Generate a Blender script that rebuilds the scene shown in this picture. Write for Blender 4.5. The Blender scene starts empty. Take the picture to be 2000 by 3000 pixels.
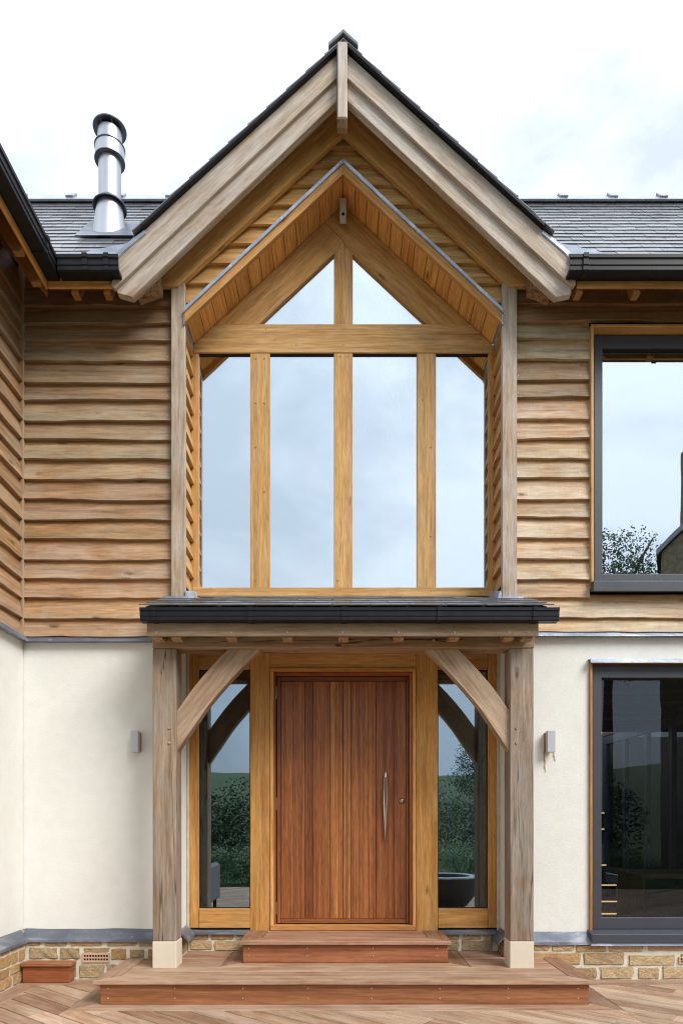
import bpy, bmesh, math, random
from mathutils import Vector, Matrix, noise as mnoise
R = math.radians
random.seed(11)
sc = bpy.context.scene
col = sc.collection

# ------------------------------------------------------------------ camera
CAMH = 1.22
FPX = 2000.0
cam_d = bpy.data.cameras.new('camera')
cam = bpy.data.objects.new('camera', cam_d); col.objects.link(cam)
cam_d.sensor_fit = 'VERTICAL'; cam_d.sensor_height = 36.0; cam_d.lens = 24.0
cam_d.shift_y = 0.30
cam_d.clip_start = 0.05; cam_d.clip_end = 3000
cam.location = (-0.013, -5.19, CAMH); cam.rotation_euler = (R(90), 0, 0)
sc.camera = cam

# ------------------------------------------------------------------ world + sun
SUN_AZ, SUN_EL = 46.0, 42.0          # azimuth from the facade normal towards the right, elevation
world = bpy.data.worlds.new('World'); sc.world = world; world.use_nodes = True
wn = world.node_tree.nodes; wl = world.node_tree.links; wn.clear()
def wnode(t, **k):
    n = wn.new(t)
    for a, b in k.items(): setattr(n, a, b)
    return n
w_out = wnode('ShaderNodeOutputWorld'); w_bg = wnode('ShaderNodeBackground')
sky = wnode('ShaderNodeTexSky'); sky.sky_type = 'NISHITA'; sky.sun_disc = False
sky.sun_elevation = R(SUN_EL); sky.sun_rotation = R(180 - SUN_AZ)
tc = wnode('ShaderNodeTexCoord')
mp = wnode('ShaderNodeMapping'); mp.inputs['Scale'].default_value = (1.0, 1.0, 1.9)
nz = wnode('ShaderNodeTexNoise'); nz.inputs['Scale'].default_value = 2.6; nz.inputs['Detail'].default_value = 7
nz.inputs['Roughness'].default_value = 0.55; nz.inputs['Distortion'].default_value = 0.35
rp = wnode('ShaderNodeValToRGB')
rp.color_ramp.elements[0].position = 0.38; rp.color_ramp.elements[0].color = (0.58, 0.58, 0.58, 1)
rp.color_ramp.elements[1].position = 0.56; rp.color_ramp.elements[1].color = (0.97, 0.97, 0.97, 1)
cl = wnode('ShaderNodeRGB'); cl.outputs[0].default_value = (10.6, 11.6, 12.7, 1)
mx = wnode('ShaderNodeMix', data_type='RGBA')
wl.new(tc.outputs['Generated'], mp.inputs['Vector']); wl.new(mp.outputs['Vector'], nz.inputs['Vector'])
wl.new(nz.outputs['Fac'], rp.inputs['Fac']); wl.new(rp.outputs['Color'], mx.inputs['Factor'])
wl.new(sky.outputs['Color'], mx.inputs['A']); wl.new(cl.outputs[0], mx.inputs['B'])
sep = wnode('ShaderNodeSeparateXYZ'); wl.new(tc.outputs['Generated'], sep.inputs[0])
gr = wnode('ShaderNodeMapRange'); gr.inputs['From Min'].default_value = 0.0; gr.inputs['From Max'].default_value = 1.0
gr.inputs['To Min'].default_value = 0.60; gr.inputs['To Max'].default_value = 1.18; wl.new(sep.outputs['Z'], gr.inputs['Value'])
mg = wnode('ShaderNodeMix', data_type='RGBA', blend_type='MULTIPLY'); mg.inputs['Factor'].default_value = 1.0
wl.new(mx.outputs['Result'], mg.inputs['A']); wl.new(gr.outputs['Result'], mg.inputs['B'])
wl.new(mg.outputs['Result'], w_bg.inputs['Color']); wl.new(w_bg.outputs['Background'], w_out.inputs['Surface'])
w_bg.inputs['Strength'].default_value = 0.088
sun_d = bpy.data.lights.new('sun', 'SUN'); sun_d.energy = 2.6; sun_d.angle = R(30); sun_d.color = (1.0, 0.97, 0.93)
sun = bpy.data.objects.new('sun', sun_d); col.objects.link(sun)
sdir = Vector((math.sin(R(SUN_AZ)) * math.cos(R(SUN_EL)), -math.cos(R(SUN_AZ)) * math.cos(R(SUN_EL)), math.sin(R(SUN_EL))))
sun.rotation_euler = (-sdir).to_track_quat('-Z', 'Y').to_euler(); sun.location = sdir * 30
vs = sc.view_settings; vs.view_transform = 'Standard'; vs.look = 'None'; vs.gamma = 1.0
vs.exposure = 0.50
sc.cycles.max_bounces = 8; sc.cycles.transparent_max_bounces = 16
sc.cycles.use_denoising = True; sc.cycles.denoising_prefilter = 'ACCURATE'; sc.cycles.filter_width = 1.1

# ------------------------------------------------------------------ measured-position helpers
# distances D are metres from the camera along the view; y = D - 5.19 puts the plinth face at y = 0
def X(px, D): return (px - 1005.0) * D / FPX
def Z(py, D): return CAMH + (2400.0 - py) * D / FPX
def Y(D): return D - 5.19
def P(px, py, D): return (X(px, D), Z(py, D))

# ------------------------------------------------------------------ materials
def nt(name):
    m = bpy.data.materials.new(name); m.use_nodes = True
    t = m.node_tree; t.nodes.clear()
    o = t.nodes.new('ShaderNodeOutputMaterial'); b = t.nodes.new('ShaderNodeBsdfPrincipled')
    t.links.new(b.outputs[0], o.inputs[0])
    return m, t, b
class NB:
    def __init__(s, t): s.t = t
    def n(s, typ, **k):
        x = s.t.nodes.new(typ)
        for a, b in k.items(): setattr(x, a, b)
        return x
    def link(s, a, b): s.t.links.new(a, b)
    def noise(s, vec, scale, detail=4, rough=.55, dist=0.0):
        x = s.n('ShaderNodeTexNoise'); x.inputs['Scale'].default_value = scale; x.inputs['Detail'].default_value = detail
        x.inputs['Roughness'].default_value = rough; x.inputs['Distortion'].default_value = dist
        s.link(vec, x.inputs['Vector']); return x.outputs['Fac']
    def ramp(s, fac, stops):
        x = s.n('ShaderNodeValToRGB'); e = x.color_ramp.elements
        while len(e) < len(stops): e.new(0.5)
        for i, (p, c) in enumerate(stops):
            e[i].position = p; e[i].color = (c if len(c) == 4 else (*c, 1)) if hasattr(c, '__len__') else (c, c, c, 1)
        s.link(fac, x.inputs['Fac']); return x.outputs['Color']
    def mix(s, fac, a, b, blend='MIX'):
        x = s.n('ShaderNodeMix', data_type='RGBA', blend_type=blend)
        for sock, v in (('Factor', fac), ('A', a), ('B', b)):
            if hasattr(v, 'links') or hasattr(v, 'is_linked'): s.link(v, x.inputs[sock])
            elif sock == 'Factor': x.inputs[sock].default_value = v
            else: x.inputs[sock].default_value = (*v, 1)
        return x.outputs['Result']
    def math(s, op, a, b=None, clamp=False):
        x = s.n('ShaderNodeMath', operation=op); x.use_clamp = clamp
        for i, v in enumerate((a, b)):
            if v is None: continue
            if hasattr(v, 'is_linked'): s.link(v, x.inputs[i])
            else: x.inputs[i].default_value = v
        return x.outputs[0]
    def mapping(s, vec, scale, loc=(0, 0, 0)):
        x = s.n('ShaderNodeMapping'); x.inputs['Scale'].default_value = scale; x.inputs['Location'].default_value = loc
        s.link(vec, x.inputs['Vector']); return x.outputs[0]
    def bump(s, h, strength, dist=0.01):
        x = s.n('ShaderNodeBump'); x.inputs['Strength'].default_value = strength; x.inputs['Distance'].default_value = dist
        s.link(h, x.inputs['Height']); return x.outputs[0]

def coords(nb, spread=40.0):
    c = nb.n('ShaderNodeTexCoord'); oi = nb.n('ShaderNodeObjectInfo')
    a = nb.n('ShaderNodeVectorMath', operation='SCALE'); nb.link(c.outputs['Object'], a.inputs[0]); a.inputs['Scale'].default_value = 1.0
    comb = nb.n('ShaderNodeCombineXYZ')
    r = oi.outputs['Random']
    nb.link(nb.math('MULTIPLY', r, spread), comb.inputs[0]); nb.link(nb.math('MULTIPLY', r, spread * 1.7), comb.inputs[1]); nb.link(nb.math('MULTIPLY', r, spread * .6), comb.inputs[2])
    v = nb.n('ShaderNodeVectorMath', operation='ADD'); nb.link(a.outputs[0], v.inputs[0]); nb.link(comb.outputs[0], v.inputs[1])
    return v.outputs[0], c, oi

def wood(name, dark, mid, light, grey=None, grey_amt=0.0, fig=(1.1, 20, 20), rough=.62, board=False, knots=True, cracks=False,
         bump=.25, saw=False, spec=.3, stain=0.0, contrast=(.30, .5, .70), fibre=.72):
    m, t, b = nt(name); nb = NB(t)
    v, tcn, oi = coords(nb)
    f1 = nb.noise(nb.mapping(v, fig), 1.0, 7, .6, 0.9)
    c = nb.ramp(f1, [(contrast[0], dark), (contrast[1], mid), (contrast[2], light)])
    fib = nb.noise(nb.mapping(v, (7, 80, 80)), 1.0, 4, .65, .5)
    c = nb.mix(1.0, c, nb.ramp(fib, [(.33, (fibre,) * 3), (.6, (1.06, 1.06, 1.06))]), 'MULTIPLY')
    if grey:
        g = nb.noise(nb.mapping(v, (2.0, 4, 4)), 1.0, 6, .65, .6)
        gf = nb.ramp(g, [(.38, 0.0), (.60, 1.0)])
        if board:   # weathered lower edge, fresher under the lap
            sx = nb.n('ShaderNodeSeparateXYZ'); nb.link(tcn.outputs['Generated'], sx.inputs[0])
            zz = nb.ramp(sx.outputs['Z'], [(.10, 1.0), (.55, .75), (.86, .12)])
            gf = nb.math('MULTIPLY', nb.math('ADD', nb.math('MULTIPLY', gf, .8), .3), zz, True)
        gc = nb.mix(1.0, grey, nb.ramp(fib, [(.3, (.74,) * 3), (.62, (1.06,) * 3)]), 'MULTIPLY')
        gc = nb.mix(1.0, gc, nb.ramp(f1, [(.3, (.78,) * 3), (.7, (1.12,) * 3)]), 'MULTIPLY')
        c = nb.mix(nb.math('MULTIPLY', gf, grey_amt), c, gc)
    if board and stain > 0:
        sx2 = nb.n('ShaderNodeSeparateXYZ'); nb.link(tcn.outputs['Generated'], sx2.inputs[0])
        wob = nb.noise(nb.mapping(v, (7, .01, .01)), 1.0, 4, .65, 0)
        ln = nb.math('ABSOLUTE', nb.math('SUBTRACT', sx2.outputs['Z'], nb.math('ADD', nb.math('MULTIPLY', wob, .5), .44)))
        lf = nb.ramp(ln, [(.0, 1.0), (.07, 0.0)])
        pat = nb.ramp(nb.noise(nb.mapping(v, (1.6, 1, 1)), 1.0, 2), [(.42, 0.0), (.52, 1.0)])
        c = nb.mix(nb.math('MULTIPLY', nb.math('MULTIPLY', lf, pat), stain), c, (.30, .135, .045))
        blot = nb.ramp(nb.noise(nb.mapping(v, (4, 9, 9)), 1.0, 5, .6, .8), [(.58, 0.0), (.68, 1.0)])
        c = nb.mix(nb.math('MULTIPLY', nb.math('MULTIPLY', blot, nb.ramp(sx2.outputs['Z'], [(.45, 0.0), (.8, 1.0)])), stain * .8), c, (.36, .17, .06))
    if saw:
        sw = nb.noise(nb.mapping(v, (120, 6, 6)), 1.0, 2, .5)
        c = nb.mix(.12, c, nb.mix(1.0, c, nb.ramp(sw, [(.35, (.75,) * 3), (.6, (1.1,) * 3)]), 'MULTIPLY'))
    if knots:
        vo = nb.n('ShaderNodeTexVoronoi'); vo.inputs['Scale'].default_value = 1.0
        nb.link(nb.mapping(v, (2.2, 6.5, 6.5)), vo.inputs['Vector'])
        kd = nb.math('ADD', vo.outputs['Distance'], nb.math('MULTIPLY', nb.noise(v, 40, 2), .12))
        kf = nb.ramp(kd, [(.10, .8), (.19, 0.0)])
        keep = nb.ramp(nb.noise(nb.mapping(v, (.9, 1.3, 1.3)), 1.0, 1), [(.46, 0.0), (.49, 1.0)])
        c = nb.mix(nb.math('MULTIPLY', kf, keep), c, (dark[0] * .33, dark[1] * .28, dark[2] * .28))
    if cracks:
        cn = nb.noise(nb.mapping(v, (.5, 11, 11)), 1.0, 3, .5, .15)
        cd = nb.math('ABSOLUTE', nb.math('SUBTRACT', cn, .5))
        cf = nb.ramp(cd, [(.004, 1.0), (.011, 0.0)])
        kp = nb.ramp(nb.noise(nb.mapping(v, (.8, 3, 3)), 1.0, 2), [(.42, 0.0), (.50, 1.0)])
        c = nb.mix(nb.math('MULTIPLY', nb.math('MULTIPLY', cf, kp), .85), c, (.035, .022, .014))
    c = nb.mix(1.0, c, oi.outputs['Color'], 'MULTIPLY')
    nb.link(c, b.inputs['Base Color'])
    b.inputs['Roughness'].default_value = rough; b.inputs['Specular IOR Level'].default_value = spec
    h = nb.math('ADD', nb.math('MULTIPLY', fib, .5), f1)
    nb.link(nb.bump(h, bump, .004), b.inputs['Normal'])
    return m

M = {}
M['board'] = wood('oak_weatherboard', (.155, .078, .030), (.36, .198, .082), (.50, .315, .155), grey=(.43, .345, .25), grey_amt=.9, board=True, stain=.75, saw=True)
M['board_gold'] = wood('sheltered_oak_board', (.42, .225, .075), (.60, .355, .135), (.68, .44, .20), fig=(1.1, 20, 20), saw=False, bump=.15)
M['oak'] = wood('golden_oak', (.38, .19, .058), (.54, .305, .105), (.62, .39, .165), grey=(.60, .43, .24), grey_amt=.3, fig=(1.0, 26, 26), knots=True, bump=.15, contrast=(.32, .5, .68))
M['oak_warm'] = wood('sheltered_oak', (.40, .19, .058), (.56, .30, .10), (.64, .38, .15), fig=(1.0, 26, 26), bump=.15)
M['oak_grey'] = wood('weathered_oak', (.27, .185, .12), (.40, .31, .23), (.52, .44, .36), grey=(.50, .45, .40), grey_amt=.85, cracks=False, bump=.35)
M['post'] = wood('cracked_oak', (.17, .11, .065), (.30, .21, .14), (.42, .32, .235), grey=(.31, .265, .22), grey_amt=.85, cracks=True, bump=.5)
M['brace'] = wood('planed_weathered_oak', (.25, .165, .10), (.40, .295, .205), (.52, .42, .32), grey=(.46, .385, .31), grey_amt=.6, fig=(.8, 15, 15), bump=.4)
M['beam'] = wood('sheltered_beam_oak', (.20, .115, .058), (.33, .205, .11), (.43, .29, .17), grey=(.36, .285, .21), grey_amt=.5, cracks=True, bump=.4)
M['deck'] = wood('hardwood_decking', (.225, .120, .068), (.36, .212, .126), (.47, .312, .20), grey=(.53, .41, .305), grey_amt=.65, fig=(.9, 18, 18), knots=False, rough=.55, bump=.25)
M['riser'] = wood('oiled_hardwood', (.19, .070, .030), (.285, .115, .050), (.37, .168, .078), fig=(1.0, 24, 24), knots=False, rough=.5, bump=.18)
M['door'] = wood('iroko', (.150, .043, .013), (.250, .080, .024), (.39, .155, .048), fig=(.4, 36, 36), knots=False, rough=.42, bump=.08, spec=.4, contrast=(.30, .5, .70), fibre=.62)

def plain(name, colr, rough=.5, metal=0.0, spec=.5, var=0.0, vscale=6.0, bump=0.0, bscale=60.0):
    m, t, b = nt(name); nb = NB(t)
    v, tcn, oi = coords(nb)
    c = nb.mix(1.0, colr, oi.outputs['Color'], 'MULTIPLY')
    if var:
        f = nb.noise(v, vscale, 6, .6, .3)
        c = nb.mix(1.0, c, nb.ramp(f, [(.3, (1 - var,) * 3), (.7, (1 + var * .7,) * 3)]), 'MULTIPLY')
    nb.link(c, b.inputs['Base Color'])
    b.inputs['Roughness'].default_value = rough; b.inputs['Metallic'].default_value = metal; b.inputs['Specular IOR Level'].default_value = spec
    if bump:
        nb.link(nb.bump(nb.noise(v, bscale, 4), bump, .004), b.inputs['Normal'])
    return m
M['gutter'] = plain('black_gutter', (.011, .012, .016), .42, spec=.22, var=.25, vscale=14)
M['frame'] = plain('anthracite_frame', (.050, .053, .066), .42, var=.08)
M['slate'] = plain('slate', (.15, .155, .172), .22, var=.3, vscale=9, bump=.08, bscale=45, spec=.9)
M['steel'] = plain('stainless_steel', (.52, .52, .55), .40, metal=1.0, var=.05, vscale=4)
M['steel_dark'] = plain('dull_steel', (.20, .21, .23), .45, metal=1.0)
M['lamp'] = plain('lamp_housing', (.44, .45, .49), .5)
M['nail'] = plain('nail_head', (.75, .74, .72), .35, metal=.8)
M['mortar'] = plain('lime_mortar', (.68, .62, .50), .9, var=.14, vscale=18, bump=.8, bscale=70)
M['terracotta'] = plain('pale_terracotta', (.60, .38, .26), .8, var=.1)
M['dark'] = plain('void_dark', (.012, .011, .010), .9)
M['bronze'] = plain('bronze', (.34, .27, .19), .35, metal=1.0)
M['nickel'] = plain('brushed_nickel', (.70, .66, .60), .30, metal=1.0)
M['leather'] = plain('brown_leather', (.16, .085, .055), .6, var=.15)
M['limestone'] = plain('limestone', (.66, .58, .46), .8, var=.07, vscale=5, bump=.15)
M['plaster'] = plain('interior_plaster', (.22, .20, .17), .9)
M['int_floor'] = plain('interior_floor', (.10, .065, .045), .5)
M['sealant'] = plain('lime_sealant', (.55, .48, .36), .9, bump=.8, var=.2)

# cream render
m, t, b = nt('cream_render'); nb = NB(t); c_ = nb.n('ShaderNodeTexCoord'); oi = nb.n('ShaderNodeObjectInfo')
v = c_.outputs['Object']
f = nb.noise(v, 1.3, 5, .6, .3); f2 = nb.noise(v, 9, 5, .65)
cc = nb.ramp(f, [(.3, (.728, .720, .662)), (.7, (.762, .757, .706))])
cc = nb.mix(1.0, cc, nb.ramp(f2, [(.3, (.955,) * 3), (.7, (1.02,) * 3)]), 'MULTIPLY')
nb.link(cc, b.inputs['Base Color']); b.inputs['Roughness'].default_value = .92; b.inputs['Specular IOR Level'].default_value = .15
nb.link(nb.bump(nb.math('ADD', nb.noise(nb.mapping(v, (60, 60, 140)), 1.0, 3), nb.math('MULTIPLY', nb.noise(v, 3, 3), 1.2)), .22, .006), b.inputs['Normal'])
M['render'] = m

# lead
m, t, b = nt('lead'); nb = NB(t); v, c_, oi = coords(nb)
f = nb.noise(nb.mapping(v, (3, 9, 9)), 1.0, 6, .65, .6); f2 = nb.noise(v, 26, 5, .7)
cc = nb.ramp(f, [(.3, (.10, .112, .145)), (.52, (.155, .17, .205)), (.72, (.30, .32, .36))])
cc = nb.mix(nb.ramp(f2, [(.60, 0.0), (.72, .55)]), cc, (.52, .53, .55))
cc = nb.mix(nb.ramp(nb.noise(nb.mapping(v, (7, 2, 2)), 1.0, 3), [(.64, 0.0), (.74, .5)]), cc, (.30, .20, .09))
cc = nb.mix(1.0, cc, oi.outputs['Color'], 'MULTIPLY')
nb.link(cc, b.inputs['Base Color']); b.inputs['Roughness'].default_value = .42; b.inputs['Metallic'].default_value = .35
nb.link(nb.bump(nb.noise(v, 30, 4), .3, .004), b.inputs['Normal'])
M['lead'] = m

# sandstone
m, t, b = nt('sandstone'); nb = NB(t); v, c_, oi = coords(nb)
f = nb.noise(v, 7, 6, .65, .5); f2 = nb.noise(v, 30, 5, .7, .3)
cc = nb.ramp(f, [(.28, (.30, .19, .092)), (.46, (.47, .325, .175)), (.62, (.56, .43, .27)), (.78, (.47, .42, .34))])
cc = nb.mix(1.0, cc, nb.ramp(f2, [(.3, (.68,) * 3), (.65, (1.12,) * 3)]), 'MULTIPLY')
cc = nb.mix(1.0, cc, oi.outputs['Color'], 'MULTIPLY')
nb.link(cc, b.inputs['Base Color']); b.inputs['Roughness'].default_value = .88
nb.link(nb.bump(nb.math('ADD', f, nb.math('MULTIPLY', f2, .5)), .9, .012), b.inputs['Normal'])
M['stone'] = m

def glass(name, refl, tint=(.9, .95, .97), mirror=(.93, .97, 1.0)):
    m = bpy.data.materials.new(name); m.use_nodes = True; t = m.node_tree; t.nodes.clear(); nb = NB(t)
    o = nb.n('ShaderNodeOutputMaterial'); g = nb.n('ShaderNodeBsdfGlossy'); tr = nb.n('ShaderNodeBsdfTransparent'); mxs = nb.n('ShaderNodeMixShader')
    g.inputs['Color'].default_value = (*mirror, 1); g.inputs['Roughness'].default_value = 0.0
    tr.inputs['Color'].default_value = (*tint, 1)
    fr = nb.n('ShaderNodeFresnel'); fr.inputs['IOR'].default_value = 1.5
    fac = nb.math('ADD', nb.math('MULTIPLY', fr.outputs[0], 1.0 - refl), refl, True)
    cn = nb.n('ShaderNodeTexCoord')
    nb.link(nb.bump(nb.noise(cn.outputs['Object'], 1.6, 2), .012, .05), g.inputs['Normal'])
    nb.link(fac, mxs.inputs[0]); nb.link(tr.outputs[0], mxs.inputs[1]); nb.link(g.outputs[0], mxs.inputs[2]); nb.link(mxs.outputs[0], o.inputs[0])
    return m
M['glass_up'] = glass('coated_glass_upper', .70, mirror=(.90, .965, 1.0))
M['glass_side'] = glass('coated_glass_sidelight', .30, tint=(.8, .88, .82), mirror=(.70, .83, 1.0))
M['glass_low'] = glass('clear_glass', .0, tint=(.74, .81, .88))

def emis(name, colr, s):
    m = bpy.data.materials.new(name); m.use_nodes = True; t = m.node_tree; t.nodes.clear(); nb = NB(t)
    o = nb.n('ShaderNodeOutputMaterial'); e = nb.n('ShaderNodeEmission'); e.inputs[0].default_value = (*colr, 1); e.inputs[1].default_value = s
    nb.link(e.outputs[0], o.inputs[0]); return m
M['led'] = emis('warm_led_strip', (1.0, .62, .25), .9)

# ------------------------------------------------------------------ object helpers
WORLD = {}
def world_of(p): return WORLD.get(p.name, Matrix.Identity(4))
def put(o, parent, mat4=None):
    col.objects.link(o)
    mw = mat4 if mat4 is not None else Matrix.Identity(4)
    if parent is not None:
        o.parent = parent
        o.matrix_basis = world_of(parent).inverted() @ mw
    else: o.matrix_basis = mw
    WORLD[o.name] = mw
    return o
def empty(name, loc, label, cat, group=None):
    o = bpy.data.objects.new(name, None); o.empty_display_size = .2
    put(o, None, Matrix.Translation(loc)); tag(o, label, cat, group); return o
def tag(o, label=None, cat=None, group=None, kind=None):
    if label: o['label'] = label
    if cat: o['category'] = cat
    if group: o['group'] = group
    if kind: o['kind'] = kind
    return o
def from_bm(name, bm, mat, parent, mat4=None, color=None, smooth=False):
    bmesh.ops.recalc_face_normals(bm, faces=bm.faces)
    me = bpy.data.meshes.new(name); bm.to_mesh(me); bm.free()
    if smooth:
        for p in me.polygons: p.use_smooth = True
    if mat is not None: me.materials.append(M[mat] if isinstance(mat, str) else mat)
    o = bpy.data.objects.new(name, me)
    if color: o.color = (*color, 1)
    return put(o, parent, mat4)
def bevel_all(bm, w, seg=1):
    if w > 0: bmesh.ops.bevel(bm, geom=list(bm.edges), offset=w, segments=seg, affect='EDGES', clamp_overlap=True, profile=.5)
def jit(a=.08, base=(1, 1, 1), hue=.03):
    k = 1 + random.uniform(-a, a)
    return (base[0] * k * (1 + random.uniform(-hue, hue)), base[1] * k, base[2] * k * (1 + random.uniform(-hue, hue)))
GR = {'x': Matrix.Identity(3), 'y': Matrix(((0, -1, 0), (1, 0, 0), (0, 0, 1))), 'z': Matrix(((0, 0, -1), (0, 1, 0), (1, 0, 0)))}
MESHCACHE = {}
def box(name, x0, x1, y0, y1, z0, z1, mat, parent, grain='x', bevel=.004, color=None):
    if x1 < x0: x0, x1 = x1, x0
    if y1 < y0: y0, y1 = y1, y0
    c = Vector(((x0 + x1) / 2, (y0 + y1) / 2, (z0 + z1) / 2)); g = GR[grain]
    d = g.transposed() @ Vector((x1 - x0, y1 - y0, z1 - z0)); d = Vector((abs(d.x), abs(d.y), abs(d.z)))
    key = (round(d.x, 4), round(d.y, 4), round(d.z, 4), mat, bevel)
    me = MESHCACHE.get(key)
    if me is None:
        bm = bmesh.new(); bmesh.ops.create_cube(bm, size=1.0)
        for v in bm.verts: v.co = Vector((v.co.x * d.x, v.co.y * d.y, v.co.z * d.z))
        bevel_all(bm, min(bevel, min(d) * .3))
        bmesh.ops.recalc_face_normals(bm, faces=bm.faces)
        me = bpy.data.meshes.new(name); bm.to_mesh(me); bm.free(); me.materials.append(M[mat]); MESHCACHE[key] = me
    o = bpy.data.objects.new(name, me)
    if color: o.color = (*color, 1)
    return put(o, parent, Matrix.Translation(c) @ g.to_4x4())
def prism(name, pts, a0, a1, mat, parent, ang=0.0, plane='xz', bevel=.003, color=None):
    """polygon in the xz (or xy / yz) plane given depth a0..a1; ang = grain direction in that plane"""
    n = len(pts); cx = sum(p[0] for p in pts) / n; cy = sum(p[1] for p in pts) / n; ca = (a0 + a1) / 2
    u, w = math.cos(ang), math.sin(ang)
    if plane == 'xz':
        ex = Vector((u, 0, w)); ez = Vector((-w, 0, u)); ey = Vector((0, 1, 0)); c = Vector((cx, ca, cy)); loc = lambda a, b, h: Vector((a, h, b))
    elif plane == 'xy':
        ex = Vector((u, w, 0)); ey = Vector((-w, u, 0)); ez = Vector((0, 0, 1)); c = Vector((cx, cy, ca)); loc = lambda a, b, h: Vector((a, b, h))
    else:   # yz polygon, extruded along x
        ex = Vector((0, u, w)); ez = Vector((0, -w, u)); ey = Vector((-1, 0, 0)); c = Vector((ca, cx, cy)); loc = lambda a, b, h: Vector((a, h, b))
    rot = Matrix((ex, ey, ez)).transposed()
    bm = bmesh.new(); lo = []; hi = []
    for p in pts:
        dx, dy = p[0] - cx, p[1] - cy
        a, bb = dx * u + dy * w, -dx * w + dy * u
        h = (a1 - a0) / 2
        lo.append(bm.verts.new(loc(a, bb, -h))); hi.append(bm.verts.new(loc(a, bb, h)))
    bm.faces.new(lo); bm.faces.new(hi[::-1])
    for i in range(n):
        j = (i + 1) % n; bm.faces.new((lo[i], hi[i], hi[j], lo[j]))
    bmesh.ops.recalc_face_normals(bm, faces=bm.faces)
    if bevel > 0: bevel_all(bm, bevel)
    return from_bm(name, bm, mat, parent, Matrix.Translation(c) @ rot.to_4x4(), color)
def sweep(name, prof, length, mat, parent, origin, facing='front', wav=0.0, seg=None, color=None, bevel=0.0):
    """profile (out, z): out = distance in front of the wall line; length along the wall. facing front (-y), right (+x), left (-x)"""
    bm = bmesh.new(); n = len(prof); k = max(1, seg or 1); rings = []
    for i in range(k + 1):
        s = length * (i / k)
        ring = []
        for j, (o, z) in enumerate(prof):
            q = wav * mnoise.noise(Vector((s * 4.0 + origin[0] * 3, j * 1.7, origin[2] * 5))) if wav else 0
            ring.append(bm.verts.new((s - length / 2, -o - q * .6, z + q)))
        rings.append(ring)
    for i in range(k):
        for j in range(n):
            jj = (j + 1) % n
            bm.faces.new((rings[i][j], rings[i + 1][j], rings[i + 1][jj], rings[i][jj]))
    bm.faces.new(rings[0]); bm.faces.new(rings[-1][::-1])
    rz = {'front': 0, 'right': R(90), 'left': R(-90)}[facing]
    off = {'front': Vector((length / 2, 0, 0)), 'right': Vector((0, length / 2, 0)), 'left': Vector((0, length / 2, 0))}[facing]
    return from_bm(name, bm, mat, parent, Matrix.Translation(Vector(origin) + off) @ Matrix.Rotation(rz, 4, 'Z'), color)
def tube(bm, p0, p1, r0, r1, n=12, cap=True):
    p0, p1 = Vector(p0), Vector(p1); d = (p1 - p0).normalized(); a = d.orthogonal().normalized(); b2 = d.cross(a)
    A = [bm.verts.new(p0 + (a * math.cos(2 * math.pi * i / n) + b2 * math.sin(2 * math.pi * i / n)) * r0) for i in range(n)]
    B = [bm.verts.new(p1 + (a * math.cos(2 * math.pi * i / n) + b2 * math.sin(2 * math.pi * i / n)) * r1) for i in range(n)]
    for i in range(n):
        j = (i + 1) % n; bm.faces.new((A[i], A[j], B[j], B[i]))
    if cap: bm.faces.new(A[::-1]); bm.faces.new(B)
def lathe(name, prof, mat, parent, loc, n=40, color=None, axis=None):
    bm = bmesh.new(); rings = []
    for r, z in prof:
        if r < 1e-5: rings.append([bm.verts.new((0, 0, z))])
        else: rings.append([bm.verts.new((r * math.cos(2 * math.pi * i / n), r * math.sin(2 * math.pi * i / n), z)) for i in range(n)])
    for a, b2 in zip(rings, rings[1:]):
        for i in range(n):
            j = (i + 1) % n
            if len(a) == 1: bm.faces.new((a[0], b2[i], b2[j]))
            elif len(b2) == 1: bm.faces.new((a[i], a[j], b2[0]))
            else: bm.faces.new((a[i], a[j], b2[j], b2[i]))
    o = from_bm(name, bm, mat, parent, Matrix.Translation(loc) @ (axis or Matrix.Identity(4)), color, smooth=True)
    try:
        o.data.set_sharp_from_angle(angle=R(35))
    except Exception: pass
    return o

# ------------------------------------------------------------------ ground and landscape (seen in the glass)
gm, gt, gb = nt('meadow'); nb = NB(gt); c_ = nb.n('ShaderNodeTexCoord'); v = c_.outputs['Object']
f = nb.noise(v, .9, 6, .65, .4); f2 = nb.noise(v, .05, 4)
cc = nb.ramp(f, [(.3, (.020, .038, .009)), (.55, (.040, .072, .015)), (.75, (.07, .10, .025))])
cc = nb.mix(nb.ramp(f2, [(.4, 0.0), (.65, .7)]), cc, (.05, .095, .022))
nb.link(cc, gb.inputs['Base Color']); gb.inputs['Roughness'].default_value = .9
nb.link(nb.bump(nb.noise(v, 14, 4), .8, .05), gb.inputs['Normal'])
M['meadow'] = gm
bm = bmesh.new()
def hill(x, y):
    z = -.13
    d = -y - 38 + .16 * x
    if d > 0: z += 22 * (1 - math.exp(-(d / 150.0) ** 1.4)) * (1 - .15 * math.sin(x * .011))
    d2 = x - 40
    if d2 > 0: z += 14 * (1 - math.exp(-(d2 / 120.0) ** 1.4))
    z += .25 * mnoise.noise(Vector((x * .06, y * .06, 0))) * (1 if abs(x) + abs(y) > 22 else 0)
    return z
def axis_vals(): 
    v = [0, 4, 8, 12, 16, 20, 25, 30, 36, 44, 54, 66, 80, 100, 125, 155, 190, 240, 300, 400, 600, 1000, 1800]
    return [-a for a in v[:0:-1]] + v
av = axis_vals(); grid = [[bm.verts.new((x, y, hill(x, y))) for x in av] for y in av]
for i in range(len(av) - 1):
    for j in range(len(av) - 1): bm.faces.new((grid[i][j], grid[i][j + 1], grid[i + 1][j + 1], grid[i + 1][j]))
g = from_bm('ground', bm, 'meadow', None, smooth=True); tag(g, 'green meadow rising to a low hill around the house', 'ground', kind='structure')

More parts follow.
